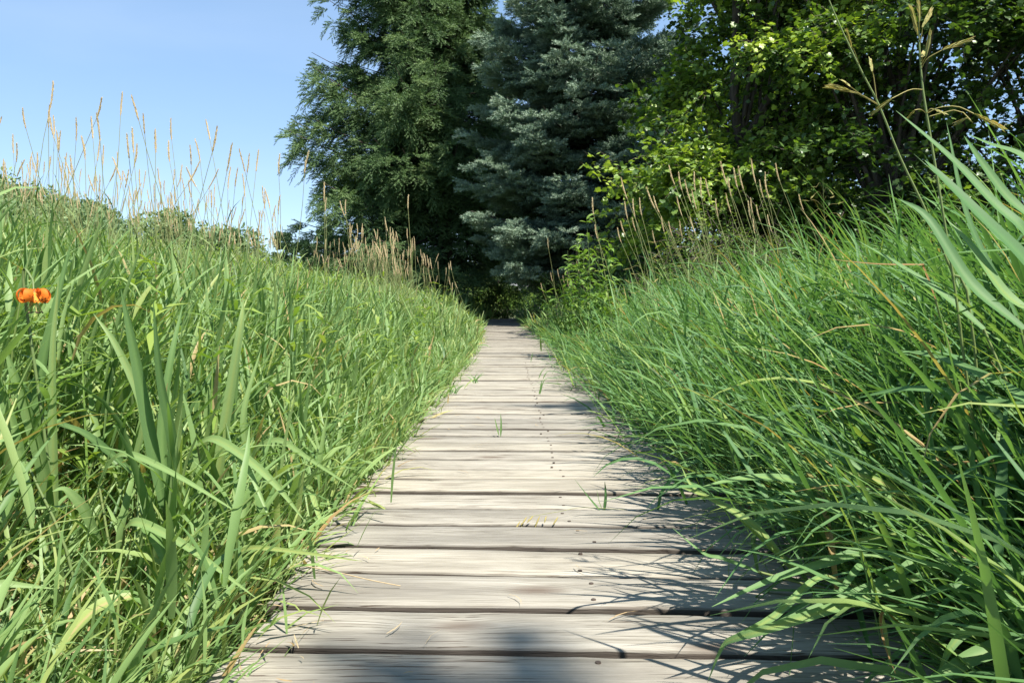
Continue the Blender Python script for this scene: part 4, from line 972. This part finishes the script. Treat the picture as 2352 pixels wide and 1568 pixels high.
for i, (px, pt, d, lab) in enumerate(((1352, 500, 8.8, 'tallest leafy weed with broad light green leaves beside the bend'), (1330, 548, 9.4, 'leafy weed second tallest, just beside the tallest one'), (1308, 575, 9.8, 'short leafy weed leaning toward the gap where the path ends'),
                                 (1402, 552, 8.2, 'leafy weed half sunk in the grass nearest the seed stalks'), (1378, 590, 8.0, 'low leafy weed in front of the tallest one'))):
    weed(px, pt, d, lab, 400 + i)

def lily():
    d = 1.42; c = P(78, 684, d); g = np.array((c[0] + .01, d + .02, float(ground_z(c[0], d + .02))))
    root = thing('lily_flower', 'orange spotted lily with curled-back petals among the reed grass', 'flower', tuple(g)); c = c - g
    m, n, l, b = nodes('orange_spotted_petal'); t = n.new('ShaderNodeTexCoord'); v = n.new('ShaderNodeTexVoronoi'); v.inputs['Scale'].default_value = 165
    l.new(t.outputs['Object'], v.inputs['Vector']); at = n.new('ShaderNodeAttribute'); at.attribute_name = 'tint'
    r1 = ramp(n, [(.30, (1, 1, 1)), (.38, (0, 0, 0))]); l.new(v.outputs['Distance'], r1.inputs[0])
    mu = n.new('ShaderNodeMath'); mu.operation = 'MULTIPLY'; l.new(r1.outputs[0], mu.inputs[0])
    r2 = ramp(n, [(.45, (1, 1, 1)), (.62, (0, 0, 0))]); l.new(at.outputs['Fac'], r2.inputs[0]); l.new(r2.outputs[0], mu.inputs[1])
    co = ramp(n, [(0, (.80, .36, .05)), (.5, (.80, .21, .025)), (1, (.76, .13, .02))]); l.new(at.outputs['Fac'], co.inputs[0])
    mi = n.new('ShaderNodeMix'); mi.data_type = 'RGBA'; mi.inputs[7].default_value = (.10, .012, .008, 1); l.new(mu.outputs[0], mi.inputs[0]); l.new(co.outputs[0], mi.inputs[6]); l.new(mi.outputs[2], b.inputs['Base Color'])
    b.inputs['Roughness'].default_value = .6; b.inputs['Specular IOR Level'].default_value = .15
    tr = n.new('ShaderNodeBsdfTranslucent'); l.new(mi.outputs[2], tr.inputs[0]); ms = n.new('ShaderNodeMixShader'); ms.inputs[0].default_value = .3
    l.new(b.outputs[0], ms.inputs[1]); l.new(tr.outputs[0], ms.inputs[2]); l.new(ms.outputs[0], n['Material Output'].inputs[0])
    prof = .66 * np.array([(.004, .016), (.011, .004), (.020, -.008), (.029, -.010), (.036, .000), (.036, .013), (.029, .022), (.019, .023), (.013, .018)]) 
    for k in range(6):
        az = k * math.pi / 3 + 2.95; h = np.array((math.sin(az), math.cos(az), 0)); s = np.array((h[1], -h[0], 0))
        sc = 1.0 if k % 2 else .93
        p = spline([h * r_ * sc + np.array((0, 0, z_ * sc)) for r_, z_ in prof], 22); q = np.linspace(0, 1, 22)
        tan = nrm(np.gradient(p, axis=0)); nor = np.cross(s, tan)
        w = (.0026 + .0145 * np.sin(np.clip(q * .93 + .03, 0, 1) * math.pi) ** .8)[:, None] * (.85 if k % 2 else 1)
        a = Acc(); cols = np.linspace(-1, 1, 7); V = np.stack([p + s * w / 2 * cc_ - nor * w * .16 * cc_ ** 2 for cc_ in cols], 1) + c
        i = np.arange(22 * 7).reshape(22, 7); a.add(V.reshape(-1, 3), np.stack([i[:-1, :-1], i[:-1, 1:], i[1:, 1:], i[1:, :-1]], -1).reshape(-1, 4), np.repeat(q, 7)); a.obj('petal', m, root)
    for k in range(6):
        az = k * math.pi / 3 + .2; h = np.array((math.sin(az), math.cos(az), 0))
        fp = spline([c + h * .003 + (0, 0, .010), c + h * .006 + (0, 0, -.010), c + h * .013 + (0, 0, -.026)], 8)
        a = Acc(); tube(a, fp, .0008, 5, .7); st = a.obj('stamen', SPIKE, root)
        a = Acc(); e = fp[-1]; tt = np.linspace(-1, 1, 7); tube(a, e + np.outer(tt * .004, nrm(np.array((h[1], -h[0], .3)))), .0014 * np.sqrt(np.maximum(.05, 1 - tt ** 2)), 6); a.obj('anther', ANTHER, st)
    a = Acc(); tube(a, spline([(0, 0, 0), (.0, .0, c[2] * .5), (c[0] - .03, c[1] + .02, c[2] + .02), (c[0] - .012, c[1] + .015, c[2] + .035), (c[0], c[1], c[2] + .010)], 26), np.linspace(.0035, .0016, 26), 7, .3); a.obj('stem', STEM, root)
    a = Acc(); n_ = 9; u = np.linspace(.2, .8, n_); ribbons(a, np.stack([np.zeros(n_), np.zeros(n_), u * c[2]], -1), np.arange(n_) * 2.2, .09, .013, .8, .9, 5, .4, fold=True); a.obj('leaves', GRASS, root)
lily()

def sprout(label, leaves, name='grass_sprout'):
    b = P(*leaves[0][0][0]); root = thing(name, label, 'grass sprout', tuple(b))
    for l in leaves:
        a = Acc(); blade_ribbon(a, np.array([P(*q) for q in l[0]]) - b, l[1], l[2], wbase=.35); a.obj('blade', GRASSR, root)
dS = 1016 / (1176 - 716)
sprout('dark two-bladed grass sprout standing up from a gap between planks', [([(1387, 1178, dS), (1391, 1140, dS), (1389, 1104, dS)], .009, .12), ([(1382, 1176, dS), (1355, 1145, dS), (1318, 1098, dS - .05)], .006, .3), ([(1386, 1178, dS), (1376, 1150, dS), (1370, 1120, dS)], .002, .6)])
dS = 1016 / (1002 - 716)
sprout('thin pale pair of grass blades upright in a farther plank gap', [([(1150, 1002, dS), (1151, 975, dS), (1150, 948, dS)], .009, .55), ([(1146, 1000, dS), (1141, 980, dS), (1136, 958, dS)], .007, .6)])
dS = 1016 / (1208 - 716)
sprout('yellow-green blade rising slantwise from the plank ends', [([(803, 1208, dS), (828, 1160, dS), (878, 1085, dS + .1)], .011, .7), ([(885, 1168, dS + .1), (862, 1158, dS + .1), (842, 1145, dS + .12)], .010, .82)])
dS = 1016 / (1360 - 716)
for i, (px, py, d2) in enumerate(((1215, 832, 8.3), (1240, 905, 5.0), (1245, 870, 6.3), (1090, 880, 6), (1040, 905, 5.3))):
    sprout(('single long blade lying aslant over the far planks', 'short upright blade pair sprouting among middle planks', 'tiny sprout on the planks near the leaning blade', 'weedy tuft creeping over the plank ends far along', 'small weedy tuft spilling onto the plank edge')[i],
           [((lambda bx, dx, up: [(bx, py, d2), (bx + dx * .4, py - up * .6, d2), (bx + dx, py - up, d2)])(px + R.uniform(-9, 9), R.uniform(4, 26) * (1 if i < 3 else R.choice((-1, 1))), R.uniform(16, 36) * (1 if i < 3 else .8)), .009, .55) for _ in range((1, 3, 2, 8, 8)[i])])

def stray():
    d0 = 1.72; pts = [P(690, 1290, 1.62), P(760, 1318, 1.6), P(850, 1352, 1.58), P(920, 1372, 1.58)]
    a = Acc(); b = pts[0].copy(); p = np.array(pts); p[:, 2] = np.array((.035, .03, .018, .006)); tube(a, spline(p - b, 14), .0011, 5, .8)
    o = a.obj('straw_stem', STRAW); o.location = tuple(b); tag(o, 'thin pale straw stem lying loose across the planks near their ends', 'straw')
    root = thing('oat_sprig', 'tiny drooping oat-like seed sprig lying over the middle of the planks', 'grass sprig', tuple(P(1420, 1165, 2.2)))
    b = P(1420, 1165, 2.2); a = Acc(); tube(a, spline(np.array([P(1440, 1170, 2.2), P(1340, 1165, 2.15), P(1280, 1175, 2.1), P(1215, 1186, 2.05)]) - b, 14), .0006, 4, .7); a.obj('stem', STEM, root)
    for (x0, y0, x1, y1) in ((1282, 1186, 1270, 1205), (1240, 1184, 1228, 1212), (1225, 1184, 1210, 1200), (1255, 1184, 1250, 1200), (1210, 1186, 1198, 1205), (1195, 1196, 1182, 1218), (1198, 1200, 1196, 1222)):
        a = Acc(); A, B = P(x0, y0, 2.05) - b, P(x1, y1, 2.04) - b; t = np.linspace(0, 1, 7)[:, None]
        tube(a, A * (1 - t) + B * t, .0021 * np.sin(np.clip(t[:, 0] * .9 + .05, 0, 1) * math.pi) + .0002, 5, .7); a.obj('spikelet', SPIKE, root)
stray()

def litter():
    a = Acc(); n = 190; y = 1.1 + 9 * rng.random(n) ** 1.8; x = path_x(y) + (HALF - .02) * np.where(rng.random(n) < .6, np.sign(rng.normal(0, 1, n)) * (1 - np.abs(rng.normal(0, .22, n))), rng.uniform(-1, 1, n))
    x = np.clip(x, path_x(y) - HALF + .02, path_x(y) + HALF - .02)
    ribbons(a, np.stack([x, y, path_z(y) + .006 + .004 * rng.random(n)], -1), rng.uniform(0, 6.28, n), rng.uniform(.012, .09, n), rng.uniform(.0015, .005, n), rng.uniform(.0, .15, n), rng.uniform(.05, .3, n), 3, rng.random(n), rng.uniform(-.6, .6, n), rng.normal(0, .8, n))
    tag(a.obj('plant_litter', STRAW), 'bits of dead straw and leaf lying scattered on the planks', 'litter', kind='stuff')
litter()
